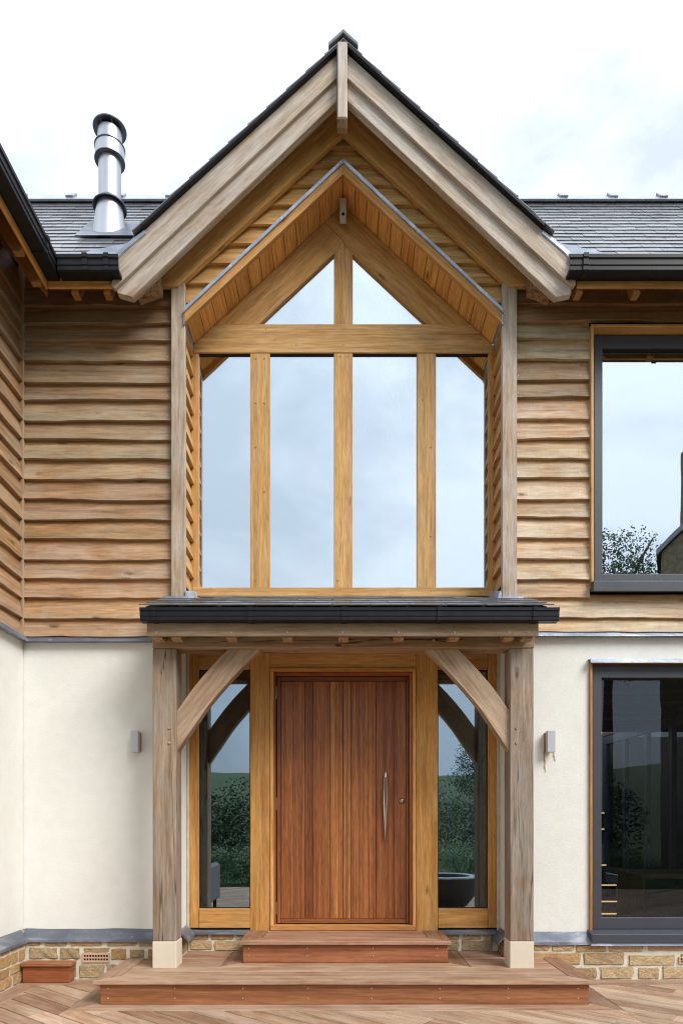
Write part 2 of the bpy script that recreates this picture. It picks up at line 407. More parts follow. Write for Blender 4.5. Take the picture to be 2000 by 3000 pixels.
# ------------------------------------------------------------------ deck
deck = box('deck', -2.45, 6.0, -6.6, .12, -.12, -.035, 'dark', None, bevel=0)
tag(deck, 'reddish brown hardwood deck of diagonal boards', 'deck', kind='structure')
DW = .142; GAP = .008; DANG = R(-39)
def clip_poly(poly, nx, ny, c):
    """keep nx*x+ny*y <= c"""
    out = []
    for i in range(len(poly)):
        p, q = poly[i], poly[(i + 1) % len(poly)]
        dp, dq = nx * p[0] + ny * p[1] - c, nx * q[0] + ny * q[1] - c
        if dp <= 0: out.append(p)
        if (dp < 0 < dq) or (dq < 0 < dp):
            s = dp / (dp - dq); out.append((p[0] + (q[0] - p[0]) * s, p[1] + (q[1] - p[1]) * s))
    return out
def area(poly): return abs(sum(poly[i][0] * poly[(i + 1) % len(poly)][1] - poly[(i + 1) % len(poly)][0] * poly[i][1] for i in range(len(poly)))) / 2
def inset_ok(poly): return len(poly) >= 3 and area(poly) > .0015
def clean(poly):
    out = []
    for p in poly:
        if not out or (abs(p[0] - out[-1][0]) + abs(p[1] - out[-1][1])) > .003: out.append(p)
    if len(out) > 2 and (abs(out[0][0] - out[-1][0]) + abs(out[0][1] - out[-1][1])) <= .003: out.pop()
    return out
def deck_col():
    k = random.random()
    base = (1.0, .98, .96) if k < .45 else ((.78, .70, .66) if k < .70 else (1.22, 1.22, 1.20))
    return jit(.07, base)
def deck_board(name, poly, z0, z1, parent, ang, mat='deck', color=None):
    poly = clean(poly)
    if not inset_ok(poly): return None
    return prism(name, poly, z0, z1, mat, parent, ang, 'xy', .0025, color or deck_col())
BX0, BX1, BYF = -1.775, 1.79, Y(4.345)       # outer edge of the border round the lower step
LX, WY = -2.262, Y(5.03)
u = (math.cos(DANG), math.sin(DANG)); nrm = (-u[1], u[0])
nd = 0
for k in range(-70, 60):
    c0 = k * DW
    base = (nrm[0] * c0, nrm[1] * c0)
    s = -14.0 + random.uniform(0, 2.0)
    while s < 14:
        L = random.uniform(1.7, 3.4)
        a, b2 = s + .0015, s + L - .0015; w0, w1 = GAP / 2, DW - GAP / 2
        q = [(u[0] * a + nrm[0] * (c0 + w0), u[1] * a + nrm[1] * (c0 + w0)), (u[0] * b2 + nrm[0] * (c0 + w0), u[1] * b2 + nrm[1] * (c0 + w0)),
             (u[0] * b2 + nrm[0] * (c0 + w1), u[1] * b2 + nrm[1] * (c0 + w1)), (u[0] * a + nrm[0] * (c0 + w1), u[1] * a + nrm[1] * (c0 + w1))]
        s += L
        q = clip_poly(q, -1, 0, -LX - .003); q = q and clip_poly(q, 1, 0, 5.9); q = q and clip_poly(q, 0, 1, WY - .003); q = q and clip_poly(q, 0, -1, 6.5)
        if not q: continue
        # outside the step border: front part, or left part, or right part
        infront = all(p[1] <= BYF for p in q); left = all(p[0] <= BX0 for p in q); right = all(p[0] >= BX1 for p in q)
        pieces = []
        if infront or left or right: pieces = [q]
        else:
            xs = [p[0] for p in q]
            inside = [p for p in q if p[1] > BYF and BX0 < p[0] < BX1]
            # which outside parts exist
            fl = clip_poly(q, 1, 0, BX0); fr = clip_poly(q, -1, 0, -BX1); ff = clip_poly(q, 0, 1, BYF)
            pieces = [x for x in (fl,) if x and inset_ok(x)]
            if fr and inset_ok(fr): pieces.append(fr)
            mid = clip_poly(ff, -1, 0, -BX0) if ff else []; mid = clip_poly(mid, 1, 0, BX1) if mid else []
            if not pieces: pieces = [ff] if ff else []
            elif mid and inset_ok(mid): pieces.append(mid)
        for p in pieces:
            if deck_board('deck_board', p, -.024, 0.0, deck, DANG): nd += 1
# borders
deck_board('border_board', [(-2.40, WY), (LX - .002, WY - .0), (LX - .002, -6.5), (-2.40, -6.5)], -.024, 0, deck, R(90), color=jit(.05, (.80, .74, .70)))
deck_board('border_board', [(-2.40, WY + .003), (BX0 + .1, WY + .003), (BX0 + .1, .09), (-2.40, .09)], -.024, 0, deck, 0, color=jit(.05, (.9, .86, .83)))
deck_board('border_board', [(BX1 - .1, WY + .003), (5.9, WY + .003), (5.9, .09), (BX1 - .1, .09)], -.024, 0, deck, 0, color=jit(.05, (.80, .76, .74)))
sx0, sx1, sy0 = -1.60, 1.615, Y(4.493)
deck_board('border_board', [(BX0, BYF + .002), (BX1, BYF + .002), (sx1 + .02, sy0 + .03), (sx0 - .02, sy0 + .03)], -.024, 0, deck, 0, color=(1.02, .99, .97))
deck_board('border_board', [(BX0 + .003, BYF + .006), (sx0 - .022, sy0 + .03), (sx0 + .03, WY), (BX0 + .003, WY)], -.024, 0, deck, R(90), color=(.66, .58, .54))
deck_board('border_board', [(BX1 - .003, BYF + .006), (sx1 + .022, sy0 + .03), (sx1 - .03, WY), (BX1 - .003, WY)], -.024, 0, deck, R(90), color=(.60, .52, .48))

# ------------------------------------------------------------------ steps
TT = .026
def nails_on(parent, pts, r=.0045, out=(0, -1, 0), name='nail_heads'):
    bm = bmesh.new(); o = Vector(out)
    for p in pts: tube(bm, Vector(p), Vector(p) + o * .0025, r, r * .8, 7)
    ob = from_bm(name, bm, 'nail', parent); ob['kind'] = 'stuff'; return ob
H1, H2 = .165, .331
st = empty('timber_step', (0, Y(4.8), 0), 'wide low timber step of brown hardwood carrying the porch posts', 'step')
nx0, nx1, ny = -1.637, 1.652, Y(4.455); bw = .140
def tread(poly, ang, z, parent, color=None, mat='deck'):
    return deck_board('tread_board', poly, z - TT, z, parent, ang, mat, color)
rc = (.86, .70, .62)
box('riser', sx0, sx1, sy0, sy0 + .022, 0.001, H1 - TT - .001, 'riser', st, color=(1.12, 1.12, 1.1))
box('side_riser', sx0, sx0 + .022, sy0 + .023, -.002, 0.001, H1 - TT - .001, 'riser', st, 'y', color=(.95, .95, .95))
box('side_riser', sx1 - .022, sx1, sy0 + .023, -.002, 0.001, H1 - TT - .001, 'riser', st, 'y', color=(.95, .95, .95))
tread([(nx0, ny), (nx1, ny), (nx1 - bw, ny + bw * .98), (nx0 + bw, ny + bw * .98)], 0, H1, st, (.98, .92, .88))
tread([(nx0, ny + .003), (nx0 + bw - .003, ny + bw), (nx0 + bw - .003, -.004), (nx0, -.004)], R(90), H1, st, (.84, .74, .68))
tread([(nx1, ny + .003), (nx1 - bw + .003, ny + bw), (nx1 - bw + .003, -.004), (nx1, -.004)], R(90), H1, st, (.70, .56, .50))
ux0, ux1 = -.735, .765               # upper step riser
y = ny + bw + .001; i = 0
bf = Y(5.0) - .115                    # front border of the upper step
while y < .27:
    y2 = min(y + .137, .274)
    for (xa, xb) in ((nx0 + bw + .002, nx1 - bw - .002),):
        if y2 <= bf + .001 : tread([(xa, y), (xb, y), (xb, y2), (xa, y2)], 0, H1, st, jit(.06, (.97, .90, .85)))
        else:
            ya = max(y, bf + .003)
            if y < bf: tread([(xa, y), (xb, y), (xb, bf - .001), (xa, bf - .001)], 0, H1, st, jit(.06, (1.0, .93, .88)))
            rl = xa if y2 <= .003 else -1.235; rr = xb if y2 <= .003 else 1.235
            if y < 0 < y2:
                y2 = -.004; rl, rr = xa, xb
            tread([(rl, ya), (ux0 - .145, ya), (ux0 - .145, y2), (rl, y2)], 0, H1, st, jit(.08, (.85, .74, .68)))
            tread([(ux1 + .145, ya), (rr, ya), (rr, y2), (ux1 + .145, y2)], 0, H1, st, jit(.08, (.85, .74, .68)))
    y = y2 + .004
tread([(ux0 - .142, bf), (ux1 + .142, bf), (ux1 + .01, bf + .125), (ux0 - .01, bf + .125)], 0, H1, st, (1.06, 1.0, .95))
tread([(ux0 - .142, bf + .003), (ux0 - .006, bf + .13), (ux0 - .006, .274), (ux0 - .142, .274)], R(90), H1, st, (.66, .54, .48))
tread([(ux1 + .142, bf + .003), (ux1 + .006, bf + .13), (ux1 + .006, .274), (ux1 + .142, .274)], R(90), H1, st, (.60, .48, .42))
nails_on(st, [(X(px, 4.493), sy0, Z(py, 4.493)) for px in (317, 512, 711, 901, 1088, 1287, 1487, 1691) for py in (2896, 2925)], .0055)

st2 = empty('door_step', (0, Y(5.2), H1), 'narrow timber step of brown hardwood below the front door', 'step')
uy0, uny = Y(5.0), Y(4.965); mx0, mx1 = -.757, .787; ub = .155
box('riser', ux0, ux1, uy0, uy0 + .022, H1 + .001, H2 - TT - .001, 'riser', st2, color=(1.12, 1.0, 1.0))
box('side_riser', ux0, ux0 + .022, uy0 + .023, .268, H1 + .001, H2 - TT - .001, 'riser', st2, 'y')
box('side_riser', ux1 - .022, ux1, uy0 + .023, .268, H1 + .001, H2 - TT - .001, 'riser', st2, 'y')
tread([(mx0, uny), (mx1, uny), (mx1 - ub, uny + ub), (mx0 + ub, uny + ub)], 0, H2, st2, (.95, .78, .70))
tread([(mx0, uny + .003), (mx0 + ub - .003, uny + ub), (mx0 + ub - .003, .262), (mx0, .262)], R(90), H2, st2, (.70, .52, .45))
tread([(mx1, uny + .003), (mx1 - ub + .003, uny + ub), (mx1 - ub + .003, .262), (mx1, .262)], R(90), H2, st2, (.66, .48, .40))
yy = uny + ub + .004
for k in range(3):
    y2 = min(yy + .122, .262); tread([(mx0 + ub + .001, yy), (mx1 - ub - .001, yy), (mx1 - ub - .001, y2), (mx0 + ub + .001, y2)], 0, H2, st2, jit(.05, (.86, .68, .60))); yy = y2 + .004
nails_on(st2, [(X(px, 5.0), uy0, Z(py, 5.0)) for px in (729, 900, 1092, 1279) for py in (2778, 2800)], .005)

sb = empty('timber_box', (-2.2, Y(5.13), 0), 'small reddish timber step box against the stone plinth in the corner', 'box')
box('front_panel', -2.387, -2.035, Y(5.085), Y(5.085) + .02, .001, .124, 'riser', sb, color=(1.05, .82, .72))
box('side_panel', -2.057, -2.035, Y(5.085) + .021, -.012, .001, .124, 'riser', sb, 'y', color=(.95, .8, .72))
box('lid_board', -2.392, -2.018, Y(5.085) - .022, -.012, .125, .150, 'riser', sb, color=(1.12, 1.1, 1.05))

# ------------------------------------------------------------------ the house
house = empty('oak_house', (0, 0, 0), 'cream rendered house clad in oak weatherboards with a glazed gable and timber porch', 'house')
WINGX = -2.435

# --- rendered walls
RZ0L, RZ1L, RZ0R, RZ1R = .372, 2.60, .350, 2.63
prism('rendered_wall', [(WINGX - .3, RZ0L), (-1.250, RZ0L - .008), (-1.250, RZ1L), (WINGX - .3, RZ1L)], .055, .30, 'render', house, bevel=.006)
prism('rendered_wall', [(1.250, RZ0R), (1.888, RZ0R), (1.888, 2.425), (3.56, 2.425), (3.56, RZ0R), (5.6, RZ0R), (5.6, RZ1R), (1.250, RZ1R)], .055, .30, 'render', house, bevel=.006)
prism('rendered_wall', [(-3.6, RZ0L - .003), (.050, RZ0L - .003), (.050, RZ1L), (-3.6, RZ1L)], WINGX - .26, WINGX - .018, 'render', house, plane='yz', bevel=.004)
# lintel wall over the door recess
box('lintel_wall', -1.262, 1.262, .058, .295, 2.64, 2.90, 'render', house)
# rust streaks under the right wall lamp
rm, rt, rb = nt('rust_streak'); nb = NB(rt); c_ = nb.n('ShaderNodeTexCoord'); v = c_.outputs['Generated']
f = nb.noise(nb.mapping(c_.outputs['Object'], (60, 60, 9)), 1.0, 4)
cc = nb.ramp(f, [(.35, (.40, .19, .05)), (.65, (.62, .47, .27))]); nb.link(cc, rb.inputs['Base Color']); rb.inputs['Roughness'].default_value = .95
M['rust'] = rm
def streak(px0, py0, py1, w0, w1, wob, D=5.242):
    bm = bmesh.new(); n = 9; L = []; Rr = []
    for i in range(n + 1):
        s = i / n; py = py0 + (py1 - py0) * s; w = (w0 + (w1 - w0) * s) * (1 + .35 * math.sin(i * 2.1)); cx = px0 + wob * s + 1.2 * math.sin(i * 1.7)
        L.append(bm.verts.new((X(cx - w, D), .0515, Z(py, D)))); Rr.append(bm.verts.new((X(cx + w, D), .0515, Z(py, D))))
    for i in range(n): bm.faces.new((L[i], Rr[i], Rr[i + 1], L[i + 1]))
    o = from_bm('rust_streak', bm, 'rust', house); md = o.modifiers.new('s', 'SOLIDIFY'); md.thickness = .002; md.offset = -1
streak(1592.5, 2204, 2262, 1.6, 1.0, 4); streak(1620, 2205, 2230, 1.6, .7, 5)

# --- plinth: mortar with stones
pl = prism('plinth', [(WINGX - .2, -.05), (-1.245, -.05), (-1.245, .298), (WINGX - .2, .298)], .008, .29, 'mortar', house)
plw = prism('plinth', [(-3.6, -.05), (.0, -.05), (.0, .296), (-3.6, .296)], WINGX - .2, WINGX + .022, 'mortar', house, plane='yz')
plc = prism('plinth', [(-1.24, .05), (1.24, .05), (1.24, .318), (-1.24, .318)], .286, .42, 'mortar', house)
plr = prism('plinth', [(1.245, -.05), (5.6, -.05), (5.6, .274), (1.245, .274)], .008, .29, 'mortar', house)
STONES = []
for q in range(10):
    bm = bmesh.new(); nx_, nz_ = 7, 4; g2 = []
    def edgew(a, s): return .075 * mnoise.noise(Vector((a * 3.1 + q * 7.7, s * 5.0, q * 1.3)))
    for j in range(nz_ + 1):
        row = []
        for i in range(nx_ + 1):
            x = (-.5, -.465, -.28, -.1, .1, .28, .465, .5)[i]; z = (-.5, -.44, 0, .44, .5)[j]
            ed = min(i, nx_ - i, j * 1.0, (nz_ - j) * 1.0)
            cx = x + (edgew(z, 1 + (x > 0)) if i in (0, nx_) else 0); cz = z + (1.6 * edgew(x, 3 + (z > 0)) if j in (0, nz_) else 0)
            if i in (0, nx_) and j in (0, nz_): cx *= .965; cz *= .90
            dep = 0.0 if ed == 0 else -.42 - .55 * mnoise.noise(Vector((x * 3 + q * 5.1, z * 3, q)))
            row.append(bm.verts.new((cx, dep, cz)))
        g2.append(row)
    for j in range(nz_):
        for i in range(nx_): bm.faces.new((g2[j][i], g2[j][i + 1], g2[j + 1][i + 1], g2[j + 1][i]))
    ring = [g2[0][i] for i in range(nx_ + 1)] + [g2[j][nx_] for j in range(1, nz_ + 1)] + [g2[nz_][i] for i in range(nx_ - 1, -1, -1)] + [g2[j][0] for j in range(nz_ - 1, 0, -1)]
    back = [bm.verts.new((v.co.x, 1.2, v.co.z)) for v in ring]
    for i in range(len(ring)): bm.faces.new((ring[i], back[i], back[(i + 1) % len(ring)], ring[(i + 1) % len(ring)]))
    bmesh.ops.recalc_face_normals(bm, faces=bm.faces)
    me = bpy.data.meshes.new('stone'); bm.to_mesh(me); bm.free(); me.materials.append(M['stone'])
    STONES.append(me)
SCOL = [(1.05, .98, .88), (.92, .90, .86), (1.15, 1.08, 1.0), (1.0, .86, .68), (1.2, 1.16, 1.1), (.86, .78, .68), (1.1, 1.0, .86)]
def stone(parent, a0, a1, z0, z1, at, facing='front', colr=None):
    me = random.choice(STONES); o = bpy.data.objects.new('stone', me); o.color = (*jit(.06, colr or random.choice(SCOL)), 1)
    S = Matrix.Diagonal((a1 - a0, .016, z1 - z0, 1)) 
    if random.random() < .5: S = S @ Matrix.Diagonal((1, 1, 1, 1))
    c = (a0 + a1) / 2; zc = (z0 + z1) / 2
    if facing == 'front': Mx = Matrix.Translation((c, at, zc)) @ S
    elif facing == 'right': Mx = Matrix.Translation((at, c, zc)) @ Matrix.Rotation(R(90), 4, 'Z') @ S
    else: Mx = Matrix.Translation((at, c, zc)) @ Matrix.Rotation(R(-90), 4, 'Z') @ S
    put(o, parent, Mx)
def row(parent, a0, a1, z0, z1, at, facing='front', wmin=.14, wmax=.34, gap=.022, skip=()):
    a = a0
    while a < a1 - .05:
        w = random.uniform(wmin, wmax); b2 = min(a + w, a1)
        if a1 - b2 < .09: b2 = a1
        if not any(a < s1 and b2 > s0 for s0, s1 in skip): stone(parent, a, b2 - gap, z0 + random.uniform(-.007, .007), z1 + random.uniform(-.007, .007), at, facing)
        a = b2
# left main: explicit stones measured on the photograph
D0 = 5.185
def pst(parent, px0, px1, py0, py1, colr=None, D=D0): stone(parent, X(px0, D), X(px1, D), Z(py1, D), Z(py0, D), .006, 'front', colr)
for a in ((82, 117, 2757, 2770), (131, 194, 2757, 2771), (206, 296, 2757, 2771), (313, 398, 2758, 2771), (407, 462, 2757, 2773),
          (84, 168, 2777, 2809), (175, 233, 2778, 2810), (245, 318, 2778, 2789), (325, 368, 2780, 2812), (380, 421, 2783, 2806), (434, 470, 2782, 2806),
          (232, 304, 2827, 2866), (312, 360, 2826, 2845), (70, 150, 2818, 2862), (160, 222, 2822, 2864), (372, 470, 2816, 2862)):
    pst(pl, *a, colr=random.choice([(1.0, .84, .62), (1.12, .98, .78), (.88, .84, .78), (.8, .68, .52), (1.0, 1.0, .98)]))
# air brick
def airbrick(px0, px1, py0, py1, parent, cols):
    D = 5.18; x0, x1, z0, z1 = X(px0, D), X(px1, D), Z(py1, D), Z(py0, D); y0 = -.006
    bm = bmesh.new(); hs = .015; rows = 2
    xs = [x0]; 
    for i in range(cols):
        c = x0 + (x1 - x0) * (i + .85) / (cols + .7); xs += [c - hs * .55, c + hs * .55]
    xs.append(x1); zs = [z0]
    for j in range(rows):
        c = z0 + (z1 - z0) * (j + .85) / (rows + .7); zs += [c - hs * .55, c + hs * .55]
    zs.append(z1)
    vv = [[bm.verts.new((x, y0, z)) for x in xs] for z in zs]
    holes = []
    for j in range(len(zs) - 1):
        for i in range(len(xs) - 1):
            f = bm.faces.new((vv[j][i], vv[j][i + 1], vv[j + 1][i + 1], vv[j + 1][i]))
            if i % 2 == 1 and j % 2 == 1: holes.append(f)
    bmesh.ops.recalc_face_normals(bm, faces=bm.faces)
    r = bmesh.ops.extrude_face_region(bm, geom=holes)
    bmesh.ops.translate(bm, vec=(0, .03, 0), verts=[e for e in r['geom'] if isinstance(e, bmesh.types.BMVert)])
    bmesh.ops.delete(bm, geom=holes, context='FACES_ONLY')
    edge = [e for e in bm.edges if e.is_boundary]
    r = bmesh.ops.extrude_edge_only(bm, edges=edge)
    bmesh.ops.translate(bm, vec=(0, .03, 0), verts=[e for e in r['geom'] if isinstance(e, bmesh.types.BMVert)])
    o = from_bm('air_brick', bm, 'terracotta', parent)
    box('hole_shade_plate', x0 + .004, x1 - .004, y0 + .012, y0 + .014, z0 + .004, z1 - .004, 'dark', parent, bevel=0); return o  # dark plate set in the holes, stands in for the shade inside them
airbrick(241, 320, 2793, 2820, pl, 9)
# right main
for a in ((1563, 1609, 2769, 2784), (1617, 1680, 2769, 2786), (1687, 1774, 2770, 2789), (1782, 1884, 2770, 2789), (1897, 2010, 2770, 2786),
          (1560, 1702, 2792, 2827), (1709, 1829, 2792, 2827), (1839, 1980, 2799, 2829), (1995, 2040, 2796, 2826),
          (1690, 1747, 2836, 2868), (1758, 1854, 2833, 2868), (1870, 1930, 2836, 2868), (1939, 2050, 2832, 2868), (1580, 1680, 2834, 2868)):
    pst(plr, *a, colr=random.choice([(1.15, 1.12, 1.10), (1.0, 1.0, 1.0), (1.22, 1.22, 1.22), (1.15, 1.02, .84), (.95, .92, .88)]))
airbrick(1989, 2060, 2804, 2824, plr, 8)
for z0, z1 in ((.205, .262), (.115, .196), (.010, .098)): row(plr, X(2066, 5.19), 5.5, z0, z1, .006)
# wing plinth (faces +x)
for z0, z1 in ((.255, .292), (.160, .238), (.092, .148), (.006, .085)):
    a = -.02
    while a > -3.4:
        w = random.uniform(.10, .26); stone(plw, a - w + .018, a, z0 + random.uniform(-.003, .003), z1, WINGX + .024, 'right', random.choice([(1.0, .84, .62), (1.12, .98, .78), (.98, .92, .84)])); a -= w
# recess plinth and reveals
for sgn in (-1, 1):
    for z0, z1 in ((.258, .303), (.170, .246)):
        a0, a1 = (-1.225, -.72) if sgn < 0 else (.76, 1.225)
        row(plc, a0, a1, z0, z1, .284, wmin=.15, wmax=.26)
        row(pl if sgn < 0 else plr, .01, .28, z0, z1 - .0, sgn * 1.243, 'right' if sgn < 0 else 'left', wmin=.08, wmax=.12, gap=.016)
# sealant line at frame sides
for sgn in (-1, 1): sweep('sealant', [(0, .33), (.012, .33), (.012, 2.62), (0, 2.62)], .02, 'sealant', house, (sgn * 1.236 - .01, .268, 0), wav=.0)

box('wall_filler', WINGX - .25, -1.26, .062, .285, .285, .40, 'mortar', house, bevel=0)
box('wall_filler', 1.26, 5.5, .062, .285, .26, .345, 'mortar', house, bevel=0)
box('wall_filler', WINGX - .25, WINGX - .03, -3.5, .06, .285, .40, 'mortar', house, 'y', bevel=0)
# --- lead flashings over the plinth and between boards and render
FL = [(-.004, .01), (.006, .005), (.066, -.066), (.070, -.085), (.064, -.085), (.058, -.068), (-.004, -.006)]
sweep('lead_flashing', FL, 1.19, 'lead', house, (WINGX + .0, .055, RZ0L), 'front', .006, 40)
sweep('lead_flashing', FL, 3.55, 'lead', house, (WINGX - .018, -3.55, RZ0L - .002), 'right', .006, 70)
sweep('lead_flashing', FL, .640, 'lead', house, (1.250, .055, RZ0R), 'front', .006, 24)
for sgn in (-1, 1): sweep('lead_flashing', FL, .27, 'lead', house, (sgn * 1.250, .012, (RZ0L if sgn < 0 else RZ0R) - .005), 'right' if sgn < 0 else 'left', .006, 8)
FS = [(0, .012), (.004, .012), (.03, -.006), (.032, -.022), (.026, -.022), (0, -.004)]
sweep('lead_flashing', FS, .50, 'lead', house, (-1.235, .286, .322), 'front', .004, 16)
sweep('lead_flashing', FS, .47, 'lead', house, (.765, .286, .322), 'front', .004, 16)
FB = [(0, .030), (.052, .030), (.058, -.004), (.052, -.004), (.046, .0), (0, .0)]
sweep('lead_flashing', FB, 1.20, 'lead', house, (WINGX - .0, .055, 2.576), 'front', .002, 20, (1.25, 1.3, 1.35))
sweep('lead_flashing', FB, 4.30, 'lead', house, (1.250, .055, 2.616), 'front', .002, 60, (1.25, 1.3, 1.35))
sweep('lead_flashing', FB, 3.55, 'lead', house, (WINGX - .018, -3.55, 2.576), 'right', .002, 50, (1.25, 1.3, 1.35))

# --- weatherboards
def board(parent, x0b, x1b, x0t, x1t, zb, zt, color, facing='front', at=0.0, wav=.014, seed=0, mat='board'):
    L = max(x1b, x1t) - min(x0b, x0t); n = max(3, int(L / .07)); h = zt - zb
    cx = (min(x0b, x0t) + max(x1b, x1t)) / 2
    bm = bmesh.new(); rings = []
    for i in range(n + 1):
        s = i / n
        xb = x0b + (x1b - x0b) * s - cx; xt = x0t + (x1t - x0t) * s - cx
        wv = wav * (mnoise.noise(Vector((s * L * 1.7 + seed * 3.3, seed * 1.7, 0))) + .5 * mnoise.noise(Vector((s * L * 6 + seed, 5, seed))))
        bow = .005 * mnoise.noise(Vector((s * L * 1.2 + seed * 1.9, 9, seed * .7)))
        rings.append([bm.verts.new((xb, -.008 + bow, -h / 2 + wv + .002)), bm.verts.new((xb, -.006 + bow, -h / 2 + wv)), bm.verts.new((xb, .025 + bow, -h / 2 + wv)),
                      bm.verts.new((xt, .038, h / 2)), bm.verts.new((xt, .029, h / 2)),
                      bm.verts.new(((xb * .5 + xt * .5), .0105 + bow * .6, 0))])
    m6 = 6
    for i in range(n):
        for j in range(m6): bm.faces.new((rings[i][j], rings[i + 1][j], rings[i + 1][(j + 1) % m6], rings[i][(j + 1) % m6]))
    bm.faces.new(rings[0]); bm.faces.new(rings[-1][::-1])
    zc = (zb + zt) / 2
    if facing == 'front': Mx = Matrix.Translation((cx, at, zc))
    elif facing == 'right': Mx = Matrix.Translation((at, cx, zc)) @ Matrix.Rotation(R(90), 4, 'Z')
    else: Mx = Matrix.Translation((at, cx, zc)) @ Matrix.Rotation(R(-90), 4, 'Z')
    return from_bm('weatherboard', bm, mat, parent, Mx, color)
LAP = .034; DL0 = 5.172
lv = [205, 320, 425, 553, 688, 798, 925, 1047, 1168, 1292, 1422, 1546, 1668, 1797, 1918, 2038, 2165, 2275]
LB = [Z(800 + a / 2.139, 5.19) for a in lv]
rv = [95, 205, 315, 455, 590, 705, 850, 975, 1107, 1230, 1373, 1492, 1625, 1765, 1900, 2020, 2150, 2244]
RB = [Z(850 + a / 2.24, 5.19) for a in rv]
wl_ = prism('cladding_wall', [(WINGX - .3, 2.585), (-1.245, 2.585), (-1.245, 5.52), (WINGX - .3, 5.52)], .046, .29, 'dark', house, bevel=0)
wr_ = prism('cladding_wall', [(1.245, 2.625), (5.6, 2.625), (5.6, 5.50), (1.245, 5.50), (1.245, 4.96), (3.56, 4.96), (3.56, 2.90), (1.885, 2.90), (1.885, 4.957), (1.245, 4.957)], .046, .29, 'dark', house, bevel=0)
ww_ = prism('cladding_wall', [(-3.6, 2.585), (.04, 2.585), (.04, 5.60), (-3.6, 5.60)], WINGX - .26, WINGX - .046, 'dark', house, plane='yz', bevel=0)
def lerp3(a, b2, s): return tuple(a[i] + (b2[i] - a[i]) * s for i in range(3))
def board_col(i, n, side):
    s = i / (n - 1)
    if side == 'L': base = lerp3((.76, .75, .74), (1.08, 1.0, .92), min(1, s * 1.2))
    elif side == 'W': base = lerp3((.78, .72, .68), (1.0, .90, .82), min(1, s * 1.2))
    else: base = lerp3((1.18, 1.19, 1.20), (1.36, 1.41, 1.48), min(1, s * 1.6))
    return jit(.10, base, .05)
nl = []
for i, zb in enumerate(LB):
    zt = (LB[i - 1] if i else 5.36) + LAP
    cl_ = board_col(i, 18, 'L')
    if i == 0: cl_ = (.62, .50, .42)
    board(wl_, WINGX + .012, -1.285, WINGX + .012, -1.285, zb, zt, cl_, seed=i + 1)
    for x in (WINGX + .06, -2.13, -1.57, -1.33): nl.append((x, .0005, zb + .035 + random.uniform(-.004, .004)))
nails_on(wl_, nl, .0032)
nl = []
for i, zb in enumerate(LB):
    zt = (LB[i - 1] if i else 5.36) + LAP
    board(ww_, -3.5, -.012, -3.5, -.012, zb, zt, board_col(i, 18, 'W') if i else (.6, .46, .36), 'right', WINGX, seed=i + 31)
box('corner_batten', WINGX - .03, WINGX + .012, -.012, .03, 2.60, 5.5, 'board', house, 'z', color=(.9, .85, .8))
nl = []
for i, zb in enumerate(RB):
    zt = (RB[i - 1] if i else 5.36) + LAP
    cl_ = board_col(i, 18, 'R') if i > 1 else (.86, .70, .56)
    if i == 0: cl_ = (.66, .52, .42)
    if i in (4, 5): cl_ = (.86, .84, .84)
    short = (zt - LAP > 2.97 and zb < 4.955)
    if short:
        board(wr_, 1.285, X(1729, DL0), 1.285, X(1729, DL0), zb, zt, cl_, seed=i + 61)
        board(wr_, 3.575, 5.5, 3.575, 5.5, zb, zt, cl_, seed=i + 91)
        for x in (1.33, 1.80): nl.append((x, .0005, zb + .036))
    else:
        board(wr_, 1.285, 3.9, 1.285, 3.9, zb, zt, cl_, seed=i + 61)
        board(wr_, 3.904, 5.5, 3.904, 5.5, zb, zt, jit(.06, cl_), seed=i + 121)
        for x in (1.33, 1.80, 2.3, 2.55): nl.append((x, .0005, zb + .036))
nails_on(wr_, nl, .0032)

# --- corner posts beside the glazed recess
for sgn in (-1, 1):
    xa, xb = (X(501, 5.14), X(542, 5.14)) if sgn < 0 else (X(1470, 5.14), X(1514, 5.14))
    box('corner_post', xa, xb, -.05, .002, 2.86, 5.26, 'oak_grey', house, 'z', .005, (1.02, .96, .90))

# --- gable wall boards
HS = .938; HZ = 6.128                 # underside of the hood: z = HZ - HS*|x|
RS = .925; RZ = 6.370                 # lower edge of the inner rafters at the wall
gw = prism('gable_wall', [(-1.195, 5.04), (0, HZ + .035), (1.195, 5.04), (1.195, 5.28), (0, 6.46), (-1.195, 5.28)], .046, .29, 'dark', house, bevel=0)
GZ = [6.324, 6.184, 6.038, 5.885, 5.737, 5.592, 5.442, 5.290, 5.142, 4.995]
prev = 6.45; nl = []
for i, zb in enumerate(GZ):
    zt = prev + LAP
    xo = lambda z: min(1.197, max(.03, (RZ + .09 - z) / RS))
    xi = lambda z: (HZ + .028 - z) / HS
    cg = jit(.07, (1.0, .97, .92) if i > 0 else (.9, .86, .8), .02)
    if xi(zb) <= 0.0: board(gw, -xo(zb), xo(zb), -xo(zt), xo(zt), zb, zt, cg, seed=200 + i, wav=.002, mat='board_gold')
    else:
        for sgn in (-1, 1):
            cg = jit(.07, (1.13, 1.1, 1.04) if sgn < 0 else (1.12, 1.14, 1.17), .02)
            a, b2, c2, d2 = xi(zb), xo(zb), max(.0, xi(zt)), xo(zt)
            if b2 - a < .03: continue
            if d2 - c2 < .01: c2 = d2 - .01
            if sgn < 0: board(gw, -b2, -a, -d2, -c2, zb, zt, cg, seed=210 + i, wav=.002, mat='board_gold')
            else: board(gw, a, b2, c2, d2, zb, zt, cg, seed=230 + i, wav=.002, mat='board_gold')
            nl.append((sgn * (a + .06), .004, zb + .04)); 
            if b2 - a > .25: nl.append((sgn * (b2 - .12), .004, zb + .04))
    prev = zb
nails_on(gw, nl, .003)
